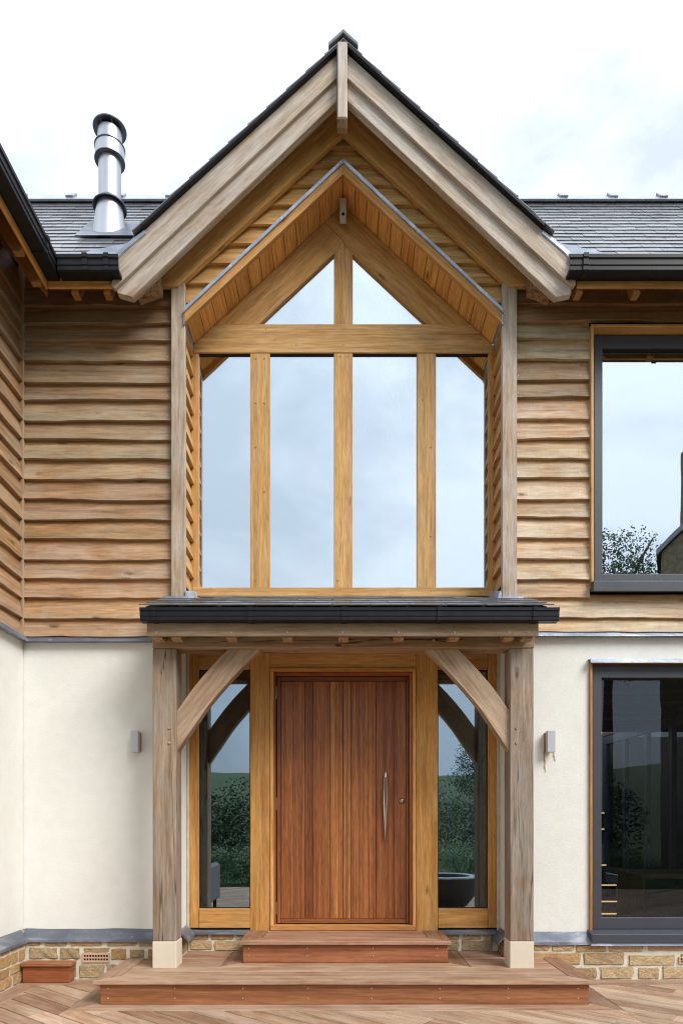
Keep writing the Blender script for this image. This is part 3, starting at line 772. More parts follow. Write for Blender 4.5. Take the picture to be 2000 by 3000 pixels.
# reveal boards of the recess
rvz = [Z(py, 5.32) for py in (1010, 1070, 1128, 1185, 1229, 1292, 1346, 1395, 1453, 1508, 1567, 1619, 1678, 1735)]
for sgn in (-1, 1):
    rw = box('reveal_wall', sgn * 1.235, sgn * 1.29, .0, .30, 2.86, 5.0, 'dark', house, bevel=0)
    for i, zb in enumerate(rvz):
        zt = (rvz[i - 1] if i else 5.02) + LAP
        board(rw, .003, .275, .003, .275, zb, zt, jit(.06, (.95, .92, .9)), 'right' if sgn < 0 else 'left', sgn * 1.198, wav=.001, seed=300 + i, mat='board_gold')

# --- hood over the gable window
hood = prism('window_hood', [(-1.195, HZ - HS * 1.195 + .016), (0, HZ + .016), (1.195, HZ - HS * 1.195 + .016), (1.195, HZ - HS * 1.195 + .030), (0, HZ + .030), (-1.195, HZ - HS * 1.195 + .030)], Y(5.12), .44, 'oak_warm', house, 0, bevel=0)
hang = math.atan(HS)
npk = 13; pw = 1.19 / npk
for sgn in (-1, 1):
    for k in range(npk):
        xa, xb = k * pw + .0022, (k + 1) * pw - .0022
        zf = lambda x: HZ - HS * x
        pts = [(sgn * xa, zf(xa)), (sgn * xb, zf(xb)), (sgn * xb, zf(xb) + .015), (sgn * xa, zf(xa) + .015)]
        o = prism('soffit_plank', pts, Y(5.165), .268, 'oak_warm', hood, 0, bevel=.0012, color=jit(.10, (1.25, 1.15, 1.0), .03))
        # grain along the depth: spin local axes so that local x is world y
        me = o.data; Rm = Matrix.Rotation(R(90), 4, 'Z'); me.transform(Rm.inverted()); o.matrix_basis = o.matrix_basis @ Rm
    fe = lambda x, d: HZ - HS * x + d
    prism('edge_board', [(0, fe(0, -.062)), (sgn * 1.19, fe(1.19, -.062)), (sgn * 1.19, fe(1.19, .012)), (0, fe(0, .012))], Y(5.125), Y(5.162), 'oak_warm', hood, -sgn * hang, bevel=.002, color=(.92, .86, .78))
    prism('lead_edge', [(0, fe(0, .012)), (sgn * 1.197, fe(1.197, .012)), (sgn * 1.197, fe(1.197, .046)), (0, fe(0, .046))], Y(5.112), .03, 'lead', hood, -sgn * hang, bevel=.003, color=(2.4, 2.5, 2.6))
    prism('lead_drip', [(sgn * 1.190, fe(1.19, -.075)), (sgn * 1.199, fe(1.19, -.075)), (sgn * 1.199, fe(1.199, .01)), (sgn * 1.190, fe(1.19, .0))], Y(5.125), .24, 'lead', hood, 0, bevel=0, color=(1.5, 1.55, 1.6))

# --- gable window: frame at D = 5.45
D5 = 5.45; k5 = D5 / FPX; yw = Y(5.45)
def frame_ring(name, outer, inner, y0, y1, mat, parent):
    bm = bmesh.new(); n = len(outer)
    A = [bm.verts.new((p[0], y0, p[1])) for p in outer]; B = [bm.verts.new((p[0], y0, p[1])) for p in inner]
    A2 = [bm.verts.new((p[0], y1, p[1])) for p in outer]; B2 = [bm.verts.new((p[0], y1, p[1])) for p in inner]
    for i in range(n):
        j = (i + 1) % n
        bm.faces.new((A[i], A[j], B[j], B[i])); bm.faces.new((A2[j], A2[i], B2[i], B2[j])); bm.faces.new((B[i], B[j], B2[j], B2[i])); bm.faces.new((A[j], A[i], A2[i], A2[j]))
    return from_bm(name, bm, mat, parent)
wz0, wz1, cz0, cz1 = Z(1722, D5), Z(1038, D5), Z(1034, D5), Z(950, D5)
gwin = frame_ring('gable_window', [(-1.185, 2.99), (1.185, 2.99), (1.185, 4.98), (0, HZ - .05), (-1.185, 4.98)], [(-1.14, 3.05), (1.14, 3.05), (1.14, 4.93), (0, 6.0), (-1.14, 4.93)], yw + .075, yw + .15, 'oak', house)
tag(gwin, 'gabled oak window of six panes')
OC = [(1.02, 1.0, .97), (1.06, 1.04, 1.02), (.98, .96, .92)]
box('bottom_rail', -1.200, 1.200, yw - .012, yw + .14, Z(1748, D5), wz0, 'oak', gwin, 'x', .004, (1.05, 1.02, 1.0))
for i, (a, b2) in enumerate(((733, 791), (978, 1033), (1221, 1277))):
    box('mullion', X(a, D5), X(b2, D5), yw, yw + .14, wz0 + .001, cz0 - .001, 'oak', gwin, 'z', .004, OC[i])
for a, b2 in ((559, 583), (1430, 1453)):
    box('stile', X(a, D5), X(b2, D5), yw + .004, yw + .14, wz0 + .001, 5.0, 'oak', gwin, 'z', .004, (.98, .9, .8))
zz = lambda x: HZ - HS * x - .004
xc = 1.195
prism('collar_beam', [(-xc, cz0), (xc, cz0), (xc, min(cz1, zz(xc))), ((HZ - .004 - cz1) / HS, cz1), (-(HZ - .004 - cz1) / HS, cz1), (-xc, min(cz1, zz(xc)))], yw - .003, yw + .14, 'oak', gwin, 0, bevel=.003, color=(1.0, .97, .93))
RV = 1 * Z(718, D5) - 0
low = lambda x: RV - HS * x
xk = X(1033.5, D5)
kz = Z(704, D5)
def xat(f0, z): return (f0 - z) / HS
for sgn in (-1, 1):
    if sgn < 0: pts = [(-xat(RV, cz1), cz1 + .001), (-.0275, low(.0275)), (0.0, kz), (-.150, zz(.150)), (-xat(HZ - .004, cz1) , cz1 + .001)]
    else: pts = [(xat(RV, cz1), cz1 + .001), (.0275, low(.0275)), (0.002, kz), (-.148, zz(.150) + .000), (0, zz(0)), (xat(HZ - .004, cz1), cz1 + .001)]
    prism('principal_rafter', pts, yw, yw + .14, 'oak', gwin, sgn * -hang, bevel=.002, color=(1.0, .95, .88) if sgn < 0 else (.95, .89, .80))
prism('king_post', [(X(978, D5), cz1 + .001), (X(1033.5, D5), cz1 + .001), (X(1033.5, D5), low(X(1033.5, D5)) - .003), (0.001, kz - .004), (X(978, D5), low(-X(978, D5)) - .003)], yw + .002, yw + .14, 'oak', gwin, R(90), bevel=.002, color=(1.06, 1.02, .98))
for a, b2 in ((583, 733), (791, 978), (1033, 1221), (1277, 1430)):
    box('pane', X(a, D5) - .01, X(b2, D5) + .01, yw + .022, yw + .028, wz0 - .01, wz1 + .02, 'glass_up', gwin, bevel=0)
    box('glazing_bead', X(a, D5) - .001, X(b2, D5) + .001, yw + .012, yw + .0215, cz0 - .012, cz0 + .004, 'dark', gwin, bevel=0)
for sgn in (-1, 1):
    xe = .0275
    prism('pane', [(sgn * xe * .8, cz1 - .005), (sgn * (xat(RV, cz1) + .02), cz1 - .005), (sgn * xe * .8, low(xe) + .02)], yw + .022, yw + .028, 'glass_up', gwin, bevel=0)
pg = bmesh.new()
for px, py in ((750, 1050), (775, 1050), (750, 1180), (775, 1180), (750, 1310), (775, 1440), (996, 1044), (1020, 1044), (1238, 1170), (1262, 1310), (1262, 1570), (780, 965), (868, 1012), (1005, 965), (1005, 1011), (1140, 965), (1140, 1012), (1278, 1013), (870, 965), (1415, 1012), (750, 1700), (990, 1700)):
    tube(pg, (X(px, D5), yw + .002, Z(py, D5)), (X(px, D5), yw - .004, Z(py, D5)), .0075, .0065, 10)
o = from_bm('oak_pegs', pg, 'oak', gwin, color=(.85, .75, .62)); o['kind'] = 'stuff'

# --- gable roof: barge boards, inner rafters, soffit, slates
Db = 4.875; yb = Y(Db)
GS = .915; GZ0 = Z(144, Db)            # upper edge of the barge boards at the axis
groof = prism('gable_roof', [(-1.60, GZ0 - GS * 1.60 - .03), (0, GZ0 - .03), (1.60, GZ0 - GS * 1.60 - .03), (1.60, GZ0 - GS * 1.60 + .012), (0, GZ0 + .012), (-1.60, GZ0 - GS * 1.60 + .012)], yb + .07, Y(6.1), 'beam', house, 0, bevel=0, color=(1.0, .78, .58))
gang = math.atan(GS)
for sgn in (-1, 1):
    if sgn < 0:
        up = [P(986, 158, Db), P(338, 752, Db), P(326, 838, Db), P(336, 845, Db), P(986, 226, Db)]
        lo_ = [P(986, 222, Db), P(338, 838, Db), P(340, 850, Db), P(384, 862, Db), P(986, 284, Db)]
    else:
        up = [P(1017, 157, Db), P(1674, 752, Db), P(1686, 832, Db), P(1676, 840, Db), P(1017, 228, Db)]
        lo_ = [P(1017, 224, Db), P(1676, 832, Db), P(1676, 852, Db), P(1630, 862, Db), P(1017, 283, Db)]
    prism('barge_board', up, yb, yb + .034, 'oak_grey', groof, -sgn * gang, bevel=.003, color=(1.10, 1.08, 1.07) if sgn < 0 else (1.14, 1.14, 1.15))
    prism('barge_board', lo_, yb + .028, yb + .085, 'oak_grey', groof, -sgn * gang, bevel=.004, color=(1.06, 1.04, 1.03) if sgn < 0 else (1.14, 1.14, 1.15))
    # inner rafter on the wall
    Dr = 5.12
    xl = X(466, Dr) if sgn < 0 else X(1553, Dr)
    ax = abs(xl); zl = RZ - RS * ax
    zt0 = GZ0 - .032
    zb1 = Z(835, Dr)
    pts = [(sgn * .001, RZ), (sgn * (RZ - zb1) / RS, zb1), (sgn * (ax - .012), zb1 + .004), (sgn * ax, zb1 + .02), (sgn * ax, GZ0 - .033 - GS * ax), (sgn * .001, GZ0 - .033)]
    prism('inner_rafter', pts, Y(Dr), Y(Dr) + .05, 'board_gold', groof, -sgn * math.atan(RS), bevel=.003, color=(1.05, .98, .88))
    # outlookers / soffit boards
    for k in range(12):
        xa, xb = .02 + k * .128, .02 + (k + 1) * .128 - .003
        f_ = lambda x: GZ0 - GS * x - .031
        o = prism('soffit_board', [(sgn * xa, f_(xa) - .014), (sgn * xb, f_(xb) - .014), (sgn * xb, f_(xb)), (sgn * xa, f_(xa))], yb + .102, Y(Dr) - .001, 'oak_warm', groof, 0, bevel=.001, color=jit(.08, (.86, .8, .72)))
        me = o.data; Rm = Matrix.Rotation(R(90), 4, 'Z'); me.transform(Rm.inverted()); o.matrix_basis = o.matrix_basis @ Rm
    # purlin end block behind the barge foot
    xa, xb = (X(352, 4.95), X(500, 5.1)) if sgn < 0 else (X(1515, 5.1), X(1655, 4.95))
    prism('eaves_board', [P(398, 860, 5.0), P(466, 836, 5.0), P(466, 790, 5.0), P(398, 800, 5.0)] if sgn < 0 else [P(1616, 860, 5.0), P(1553, 836, 5.0), P(1553, 790, 5.0), P(1616, 800, 5.0)], yb + .103, Y(5.12), 'beam', groof, R(30) * sgn, color=(.95, .88, .8))
finx0, finx1 = X(987, 4.825), X(1017, 4.825)
box('finial_post', finx0, finx1, Y(4.825), Y(4.92), Z(345, 4.825), Z(119, 4.825), 'oak_grey', groof, 'z', .008, (1.10, 1.10, 1.12))
prism('finial_foot', [(Y(4.832), Z(345, 4.825)), (Y(4.92), Z(345, 4.825)), (Y(4.92), Z(345, 4.825) - .02), (Y(4.87), Z(345, 4.825) - .03)], finx0 + .002, finx1 - .002, 'beam', groof, plane='yz', bevel=.004)
# slates on the gable roof
def slate_mesh(w, L, th, key, rnd=0):
    k = ('slate', round(w, 3), round(L, 3), rnd)
    if k in MESHCACHE: return MESHCACHE[k]
    bm = bmesh.new(); n = 4; rr = random.Random(rnd * 13 + 5)
    top = []; bot = []
    for i in range(n + 1):
        x = -w / 2 + w * i / n
        e = rr.uniform(-.004, .004)
        top.append((bm.verts.new((x, 0 + e, th)), bm.verts.new((x, L, th)))); bot.append((bm.verts.new((x, 0 + e, 0)), bm.verts.new((x, L, 0))))
    for i in range(n):
        bm.faces.new((top[i][0], top[i + 1][0], top[i + 1][1], top[i][1])); bm.faces.new((bot[i][0], bot[i][1], bot[i + 1][1], bot[i + 1][0]))
        bm.faces.new((bot[i][0], bot[i + 1][0], top[i + 1][0], top[i][0])); bm.faces.new((bot[i][1], top[i][1], top[i + 1][1], bot[i + 1][1]))
    for i in (0, n): bm.faces.new((bot[i][0], top[i][0], top[i][1], bot[i][1]))
    bmesh.ops.recalc_face_normals(bm, faces=bm.faces)
    me = bpy.data.meshes.new('slate'); bm.to_mesh(me); bm.free(); me.materials.append(M['slate']); MESHCACHE[k] = me
    return me
def lay_slates(parent, origin, ax_u, ax_s, width, slope, gauge, sw, th=.007, inside=None, lift=.0, first=0.0, ragged=False):
    """origin: lower left corner on the roof plane; ax_u along the eaves; ax_s up the slope"""
    U = Vector(ax_u).normalized(); S = Vector(ax_s).normalized(); N = U.cross(S).normalized()
    if N.z < 0: N = -N
    rows = int(slope / gauge) + 1; items = []
    for r_ in range(rows):
        s0 = r_ * gauge; Ls = min(gauge * 1.9, slope - s0 + .02)
        if Ls < .04: continue
        a = 0.0 - (sw * .5 if r_ % 2 else 0.0)
        while a < width - (.19 if ragged else .01):
            b2 = a + sw if ragged else min(a + sw, width); a1 = max(a, 0.0)
            w = b2 - a1 - .004
            if w > .03:
                p = Vector(origin) + U * ((a1 + b2) / 2) + S * s0
                if inside is None or inside(p, w): items.append((r_, p, w, Ls))
            a += sw
    det = Matrix((U, S, N)).transposed()
    flip = det.determinant() < 0
    out = []
    for (r_, p, w, Ls) in items:
        me = slate_mesh(w, Ls, th, 0, random.randint(0, 4) if abs(w - (sw - .004)) < .002 else 0)
        o = bpy.data.objects.new('slate', me)
        tilt = math.asin(min(.3, (th * 1.15) / gauge))
        UU = -U if flip else U
        Rm = Matrix((UU, S, N)).transposed()
        Rm = Rm @ Matrix.Rotation(-tilt + random.uniform(-.006, .006), 3, 'X') @ Matrix.Rotation(random.uniform(-.006, .006), 3, 'Z') @ Matrix.Rotation(random.uniform(-.006, .006), 3, 'Y')
        o.color = (*jit(.16, (1, 1, 1), .05), 1)
        put(o, parent, Matrix.Translation(p + N * (th * 1.9 + lift)) @ Rm.to_4x4()); out.append(o)
    return out
gslope = 1.62 * math.sqrt(1 + GS * GS)
for sgn in (-1, 1):
    org = (sgn * 1.62, Y(4.835), GZ0 + .014 - GS * 1.62)
    lay_slates(groof, org, (0, 1, 0), (-sgn, 0, GS), 1.30, gslope, .185, .25, th=.008, lift=.002, inside=lambda p, w: not (abs(p.x) > 1.50 and p.y < Y(5.0)))
    # under-cloak strip seen from below at the verge
    prism('undercloak', [(sgn * 1.42, GZ0 + .003 - GS * 1.42), (0, GZ0 + .003), (0, GZ0 + .026), (sgn * 1.42, GZ0 + .026 - GS * 1.42)], Y(4.832), yb + .069, 'gutter', groof, 0, bevel=0)
for k in range(3):
    rz_ = GZ0 + .052
    for sgn in (-1, 1):
        prism('ridge_tile', [(0, rz_ + .035), (sgn * .105, rz_ + .035 - GS * .105), (sgn * .105, rz_ + .006 - GS * .105), (0, rz_ + .006)], Y(4.82) + k * .45, Y(4.82) + k * .45 + .446, 'slate', groof, 0, bevel=.004, color=(1.3, 1.3, 1.35))

# --- main roof
MT = 1.223; DE = 4.84; ZE = 5.19; DR = 6.10
def roofz(D): return ZE + MT * (D - DE)
def roof_sheet(name, plan, parent):
    bm = bmesh.new()
    T = [bm.verts.new((x, Y(D), roofz(D))) for x, D in plan]; Bt = [bm.verts.new((x, Y(D), roofz(D) - .07)) for x, D in plan]
    bm.faces.new(T); bm.faces.new(Bt[::-1])
    for i in range(len(plan)):
        j = (i + 1) % len(plan); bm.faces.new((T[i], Bt[i], Bt[j], T[j]))
    return from_bm(name, bm, 'beam', parent, color=(1.0, .78, .58))
XL, XR = -4.6, 5.6
roofL = roof_sheet('roof', [(-2.06, DE), (-1.70, DE), (-1.60, 4.93), (0, 6.0), (0, DR), (-3.32, DR)], house)
roofR = roof_sheet('roof', [(1.60, 4.93), (1.70, DE), (XR, DE), (XR, DR), (0, DR), (0, 6.0)], house)
mslope = (DR - DE) * math.sqrt(1 + MT * MT)
def valley_ok(p, w):
    Dp = p.y + 5.19
    if Dp < 4.95 and abs(p.x) - w * .5 < 1.66: return False
    return abs(p.x) - w * .5 > 1.52 - (Dp - DE) / .767 * .97 - .12
def in_left(p, w): return valley_ok(p, w) and p.x + w / 2 > -2.06 - (p.y + 5.19 - DE) - .05
VG = .1115
lay_slates(roofL, (-3.6, Y(DE) - .03, ZE - .035), (1, 0, 0), (0, 1, MT), 3.5, mslope, VG, .235, th=.0045, inside=in_left)
rs = lay_slates(roofR, (.2, Y(DE) - .03, ZE - .035), (1, 0, 0), (0, 1, MT), 2.82, mslope, VG, .235, th=.0045, inside=valley_ok, ragged=True)
# beyond the picture: one sheet of joined slates
bm = bmesh.new(); Sv = Vector((0, 1, MT)).normalized(); Nv = Vector((0, -MT, 1)).normalized()
for r_ in range(18):
    a = 2.9025 if r_ % 2 else 3.02
    while a < XR:
        p = Vector((a, Y(DE) - .03, ZE - .035)) + Sv * (r_ * VG)
        vs_ = []
        for dx, ds, dn in ((0.002, 0, .016), (.231, 0, .016), (.231, .22, .004), (.002, .22, .004), (0.002, 0, .010), (.231, 0, .010)): vs_.append(bm.verts.new(p + Vector((dx, 0, 0)) + Sv * ds + Nv * dn))
        bm.faces.new(vs_[:4]); bm.faces.new((vs_[4], vs_[5], vs_[1], vs_[0])); a += .235
o = from_bm('roof_slates', bm, 'slate', roofR); o['kind'] = 'stuff'
# ridge tiles
zr = roofz(DR) + .02
for par, xs in ((roofL, [-.2 - .44 * k for k in range(10)]), (roofR, [.2 + .44 * k for k in range(12)])):
    for x in xs:
        xa, xb = (x - .44, x) if x < 0 else (x, x + .44)
        prism('ridge_tile', [(Y(DR) - .12, zr - .095), (Y(DR) - .105, zr - .105), (Y(DR), zr + .02), (Y(DR) + .105, zr - .105), (Y(DR) + .12, zr - .095), (Y(DR), zr + .045)], xa, xb - .003, 'slate', par, plane='yz', bevel=.003, color=(1.9, 1.95, 2.05))
        prism('ridge_clip', [(Y(DR) - .075, zr - .045), (Y(DR) - .085, zr - .03), (Y(DR), zr + .068), (Y(DR) + .05, zr + .03), (Y(DR), zr + .046)], xb - .045, xb + .025, 'slate', par, plane='yz', bevel=.003, color=(1.6, 1.65, 1.75))
# lead sheet dressed over the foot of the gable slope, beside the barge feet
for sgn in (-1, 1):
    q = [(330, 756), (352, 733), (392, 700), (424, 676), (430, 688), (396, 716), (360, 747), (340, 772), (330, 772)]
    if sgn > 0: q = [(2011 - a, b_) for a, b_ in q]
    prism('valley_lead', [P(a, b_, 4.88) for a, b_ in q], Y(4.866), Y(5.0), 'lead', roofL if sgn < 0 else roofR, -sgn * gang, bevel=.006, color=(2.0, 2.0, 2.0))
for sgn in (-1, 1):
    bm = bmesh.new()
    vv = [bm.verts.new((sgn * x, Y(D), roofz(D) + .026)) for x, D in ((1.632, 4.815), (1.93, 4.815), (1.80, 4.93), (1.60, 5.06), (1.50, 5.06))]
    bm.faces.new(vv)
    o = from_bm('valley_sheet', bm, 'lead', roofL if sgn < 0 else roofR, color=(1.5, 1.55, 1.6)); md = o.modifiers.new('s', 'SOLIDIFY'); md.thickness = .008; md.offset = 0
# wing roof (its eaves run towards the viewer)
bm = bmesh.new()
pw_ = [(-2.06, DE, ZE), (-2.06, 1.75, ZE), (-3.6, 1.75, ZE + MT * 1.54), (-3.6, DR, ZE + MT * 1.54)]
T = [bm.verts.new((x, Y(D), z)) for x, D, z in pw_]; Bt = [bm.verts.new((x, Y(D), z - .07)) for x, D, z in pw_]
bm.faces.new(T); bm.faces.new(Bt)
for i in range(4): bm.faces.new((T[i], T[(i + 1) % 4], Bt[(i + 1) % 4], Bt[i]))
roofW = from_bm('wing_roof', bm, 'beam', house, color=(1.0, .78, .58))
bm = bmesh.new()
for r_ in range(10):
    yv = Y(1.72)
    while yv < Y(DE) - .24 + r_ * .15:
        x0 = -2.04 - r_ * .15; z0 = ZE - .02 + r_ * .15 * MT
        q = [bm.verts.new(c) for c in ((x0, yv, z0 + .03), (x0, yv + .246, z0 + .03), (x0 - .2, yv + .246, z0 + .02 + .2 * MT), (x0 - .2, yv, z0 + .02 + .2 * MT))]
        bm.faces.new(q); yv += .25
o = from_bm('wing_slates', bm, 'slate', roofW); o['kind'] = 'stuff'

# --- eaves: gutters, fascias, rafter feet
GUT = [(0, .0), (.004, .0), (.004, -.085), (.082, -.085), (.092, -.006), (.100, 0), (.107, 0), (.107, -.024), (.098, -.030), (.098, -.068), (.092, -.074), (.092, -.100), (.084, -.108), (0, -.108)]
def gutter(x0, x1, yf, zt, facing='front', brackets=(), at=None, profile=GUT, depth=.107, scale=1.0, label=None):
    pr = [(a * scale, b2 * scale) for a, b2 in profile]
    if facing == 'front': g_ = sweep('gutter', pr, x1 - x0, 'gutter', house, (x0, yf + depth * scale, zt), 'front')
    else: g_ = sweep('gutter', pr, x1 - x0, 'gutter', house, (at - depth * scale, x0, zt), 'right')
    for bx in brackets:
        br = [((a * 1.05 + .002) * scale, b2 * 1.05 * scale + .001) for a, b2 in ((0, -.10), (.0, -.108), (.085, -.109), (.094, -.101), (.094, -.076), (.100, -.070), (.100, -.030), (.108, -.025), (.108, .002), (.090, .002))]
        if facing == 'front': sweep('gutter_bracket', br, .035, 'gutter', g_, (bx, yf + depth * scale, zt), 'front')
        else: sweep('gutter_bracket', br, .035, 'gutter', g_, (at - depth * scale, bx, zt), 'right')
    return g_
GY = Y(4.78); GXW = X(165, 4.78); GZT = Z(743, 4.78)
gutter(GXW + .001, X(345, 4.78), GY, GZT, brackets=(X(240, 4.78), X(303, 4.78)))
gutter(X(1669, 4.78), 5.6, GY, GZT, brackets=(X(1708, 4.78), 2.6, 3.4))
gutter(-3.45, GY + .107, None, GZT, 'right', brackets=(-.56, -1.4, -2.3), at=GXW)
FZ0, FZ1 = Z(842, 4.89), GZT - .004
fy = GY + .109
box('fascia_board', GXW - .108, X(325, 4.88), fy, fy + .022, FZ0, FZ1, 'oak_warm', house, color=(1.15, 1.05, .9))
box('fascia_board', X(1690, 4.88), 5.6, fy, fy + .022, FZ0, FZ1, 'oak_warm', house, color=(.8, .74, .66))
box('fascia_board', GXW - .131, GXW - .109, -3.45, fy + .022, FZ0, FZ1, 'oak_warm', house, 'y', color=(1.05, .95, .8))
# rafters under the eaves
def eave_rafter(x, w=.05):
    prism('rafter_foot', [(fy + .024, roofz(fy + 5.19) - .19), (fy + .024, roofz(fy + 5.19 + .024) - .075), (.10, roofz(.10 + 5.19) - .075), (.10, roofz(5.29) - .20), (fy + .09, FZ0 - .028), (fy + .024, FZ0 - .028)], x - w / 2, x + w / 2, 'oak_warm', house, math.atan(MT), plane='yz', color=jit(.08, (.55, .48, .42)))
for x in (X(1690, 4.95), X(1858, 4.95), 2.52, 2.92, 3.32, 3.72, 4.12, 4.6, 5.1, -1.93, X(318, 4.95)): eave_rafter(x)
for yv in (-.62, -1.02, -1.42, -1.82, -2.22, -2.62, -3.02, -.36):
    xf = GXW - .133
    prism('rafter_foot', [(xf, FZ1 - .08), (xf, FZ0 - .028), (xf - .06, FZ0 - .028), (WINGX - .05, 5.46), (WINGX - .05, 5.56), (xf, 5.16)], yv - .025, yv + .025, 'oak_warm', house, R(130), color=jit(.08, (.62, .54, .46)))
# hip / valley board in the inner corner
prism('valley_rafter', [(GXW - .135, FZ0 - .02), (GXW - .135, FZ1), (WINGX - .05, 5.52), (WINGX - .05, 5.40)], fy + .03, fy + .07, 'oak_warm', house, R(130), color=(.8, .7, .6))

# --- flue
FD = 5.36; fx = X(322.5, FD); fyv = Y(FD); fz = roofz(FD)
fl = lathe('flue', [(.0, fz - .1), (.085, fz - .1), (.085, 6.540), (0, 6.540)], 'steel', house, (fx, fyv, 0))
lathe('cone', [(.150, fz - .18), (.098, fz + .20), (.086, fz + .20)], 'steel', fl, (fx, fyv, 0))
lathe('storm_collar', [(.084, fz + .245), (.128, fz + .195), (.130, fz + .190), (.125, fz + .188), (.084, fz + .215)], 'steel_dark', fl, (fx, fyv, 0))
lathe('collar', [(.086, 6.380), (.116, 6.380), (.116, 6.385), (.088, 6.386)], 'steel_dark', fl, (fx, fyv, 0))
lathe('sleeve', [(.100, 6.385), (.112, 6.385), (.112, 6.480), (.086, 6.480)], 'steel', fl, (fx, fyv, 0))
lathe('collar', [(.086, 6.480), (.118, 6.480), (.118, 6.486), (.086, 6.488)], 'steel_dark', fl, (fx, fyv, 0))
lathe('cap', [(0, 6.635), (.126, 6.625), (.128, 6.632), (.08, 6.655), (0, 6.660)], 'steel_dark', fl, (fx, fyv, 0))
lathe('neck', [(.09, 6.488), (.092, 6.605), (.075, 6.608)], 'steel', fl, (fx, fyv, 0))
for a in range(6):
    an = a * math.pi / 3; bm = bmesh.new(); tube(bm, (fx + .082 * math.cos(an), fyv + .082 * math.sin(an), 6.600), (fx + .082 * math.cos(an), fyv + .082 * math.sin(an), 6.630), .007, .007, 6); from_bm('cap_stay', bm, 'steel', fl)
lp = []
bm = bmesh.new()
Sv = Vector((0, 1, MT)).normalized()
for sx_, ss in ((-.20, -.27), (.24, -.27), (.21, .22), (-.19, .22)): lp.append(bm.verts.new(Vector((fx + sx_, fyv, fz)) + Sv * ss + Nv * .034))
bm.faces.new(lp); o = from_bm('lead_slate', bm, 'lead', fl, color=(1.1, 1.1, 1.15)); md = o.modifiers.new('s', 'SOLIDIFY'); md.thickness = .006

# --- porch
D4 = 4.84; py0, py1 = Y(D4), Y(D4) + .17
ptop = Z(1899, D4); pbot = Z(2758, D4)
for sgn in (-1, 1):
    xa, xb = (X(447, D4), X(516, D4)) if sgn < 0 else (X(1492.5, D4), X(1562, D4))
    po = box('porch_post', xa, xb, py0, py1, pbot, ptop - .001, 'post', house, 'z', .006, (1.0, .97, .93) if sgn < 0 else (1.0, 1.0, 1.0))
    box('padstone', xa - .002, xb + .002, py0 - .002, py1 + .002, H1 - .004, pbot - .001, 'limestone', po, bevel=.005)
    bm = bmesh.new()
    for py in (2133, 2176):
        pxp = 497 if sgn < 0 else 1512
        tube(bm, (X(pxp, D4), py0 + .005, Z(py, D4)), (X(pxp, D4), py0 - .007, Z(py, D4)), .011, .009, 10)
    o = from_bm('peg', bm, 'beam', po, color=(1.5, 1.25, 1.0)); 
pb = box('porch_beam', X(446, D4), X(1564, D4), py0 - .001, py1, ptop, ptop + .15, 'beam', house, 'x', .006, (1.0, .95, .9))
bm = bmesh.new()
for pxp in (1269, 1309): tube(bm, (X(pxp, D4), py0 + .005, Z(1877, D4)), (X(pxp, D4), py0 - .008, Z(1877, D4)), .011, .009, 10)
from_bm('peg', bm, 'beam', pb, color=(1.6, 1.4, 1.1))
# curved braces
Dbr = 4.87
def catm(pts, n=6):
    out = []
    P_ = [pts[0]] + pts + [pts[-1]]
    for i in range(1, len(P_) - 2):
        p0, p1, p2, p3 = P_[i - 1], P_[i], P_[i + 1], P_[i + 2]
        for k in range(n):
            s = k / n
            out.append(tuple(.5 * ((2 * p1[d]) + (-p0[d] + p2[d]) * s + (2 * p0[d] - 5 * p1[d] + 4 * p2[d] - p3[d]) * s * s + (-p0[d] + 3 * p1[d] - 3 * p2[d] + p3[d]) * s ** 3) for d in (0, 1)))
    out.append(pts[-1]); return out
upc = [(672, 1897), (615, 1957), (564, 2018), (517, 2084)]; loc_ = [(767, 1897), (690, 1975), (613, 2064), (563, 2136), (517, 2204)]
def mir(p): return (2009 - p[0], p[1])
for sgn in (-1, 1):
    a = [p if sgn < 0 else mir(p) for p in catm(upc)]; b2 = [p if sgn < 0 else mir(p) for p in catm(loc_)]
    poly = [P(x, y, Dbr) for x, y in a] + [P(x, y, Dbr) for x, y in b2[::-1]]
    prism('brace', poly, Y(Dbr), Y(Dbr) + .095, 'brace', house, R(52) * (-sgn), bevel=.003, color=(.86, .76, .66) if sgn < 0 else (1.0, .92, .83))
# porch roof
ED, EZ = 4.62, Z(1779, 4.6) + .008; PSL = .40
def pz(D): return EZ + PSL * (D - ED)
proof = prism('porch_roof', [(Y(4.70), pz(4.70) - .035), (Y(4.70), pz(4.70) - .004), (.04, pz(5.23) - .004), (.04, pz(5.23) - .035)], -1.36, 1.40, 'beam', house, plane='yz', bevel=0, color=(.9, .75, .6))
prism('roof_deck', [(.041, pz(5.231) - .035), (.041, pz(5.231) - .004), (.30, pz(5.49) - .004), (.30, pz(5.49) - .035)], -1.19, 1.19, 'beam', proof, plane='yz', bevel=0)
def por_in(p, w): 
    return p.y < -.02 or abs(p.x) + w / 2 < 1.22
lay_slates(proof, (-1.375, Y(4.60), pz(4.60)), (1, 0, 0), (0, 1, PSL), 2.795, .90, .185, .26, th=.007, inside=por_in)
box('porch_fascia', X(430, 4.68), X(1576, 4.68), Y(4.68), Y(4.68) + .024, Z(1863.5, 4.68), pz(4.70) - .037, 'brace', proof, 'x', .003, (.74, .66, .57))
gp = gutter(X(408, 4.6), X(1638, 4.6), Y(4.6), Z(1779, 4.6), brackets=[X(a, 4.6) for a in (441, 725, 1000, 1280, 1560)], scale=.80)
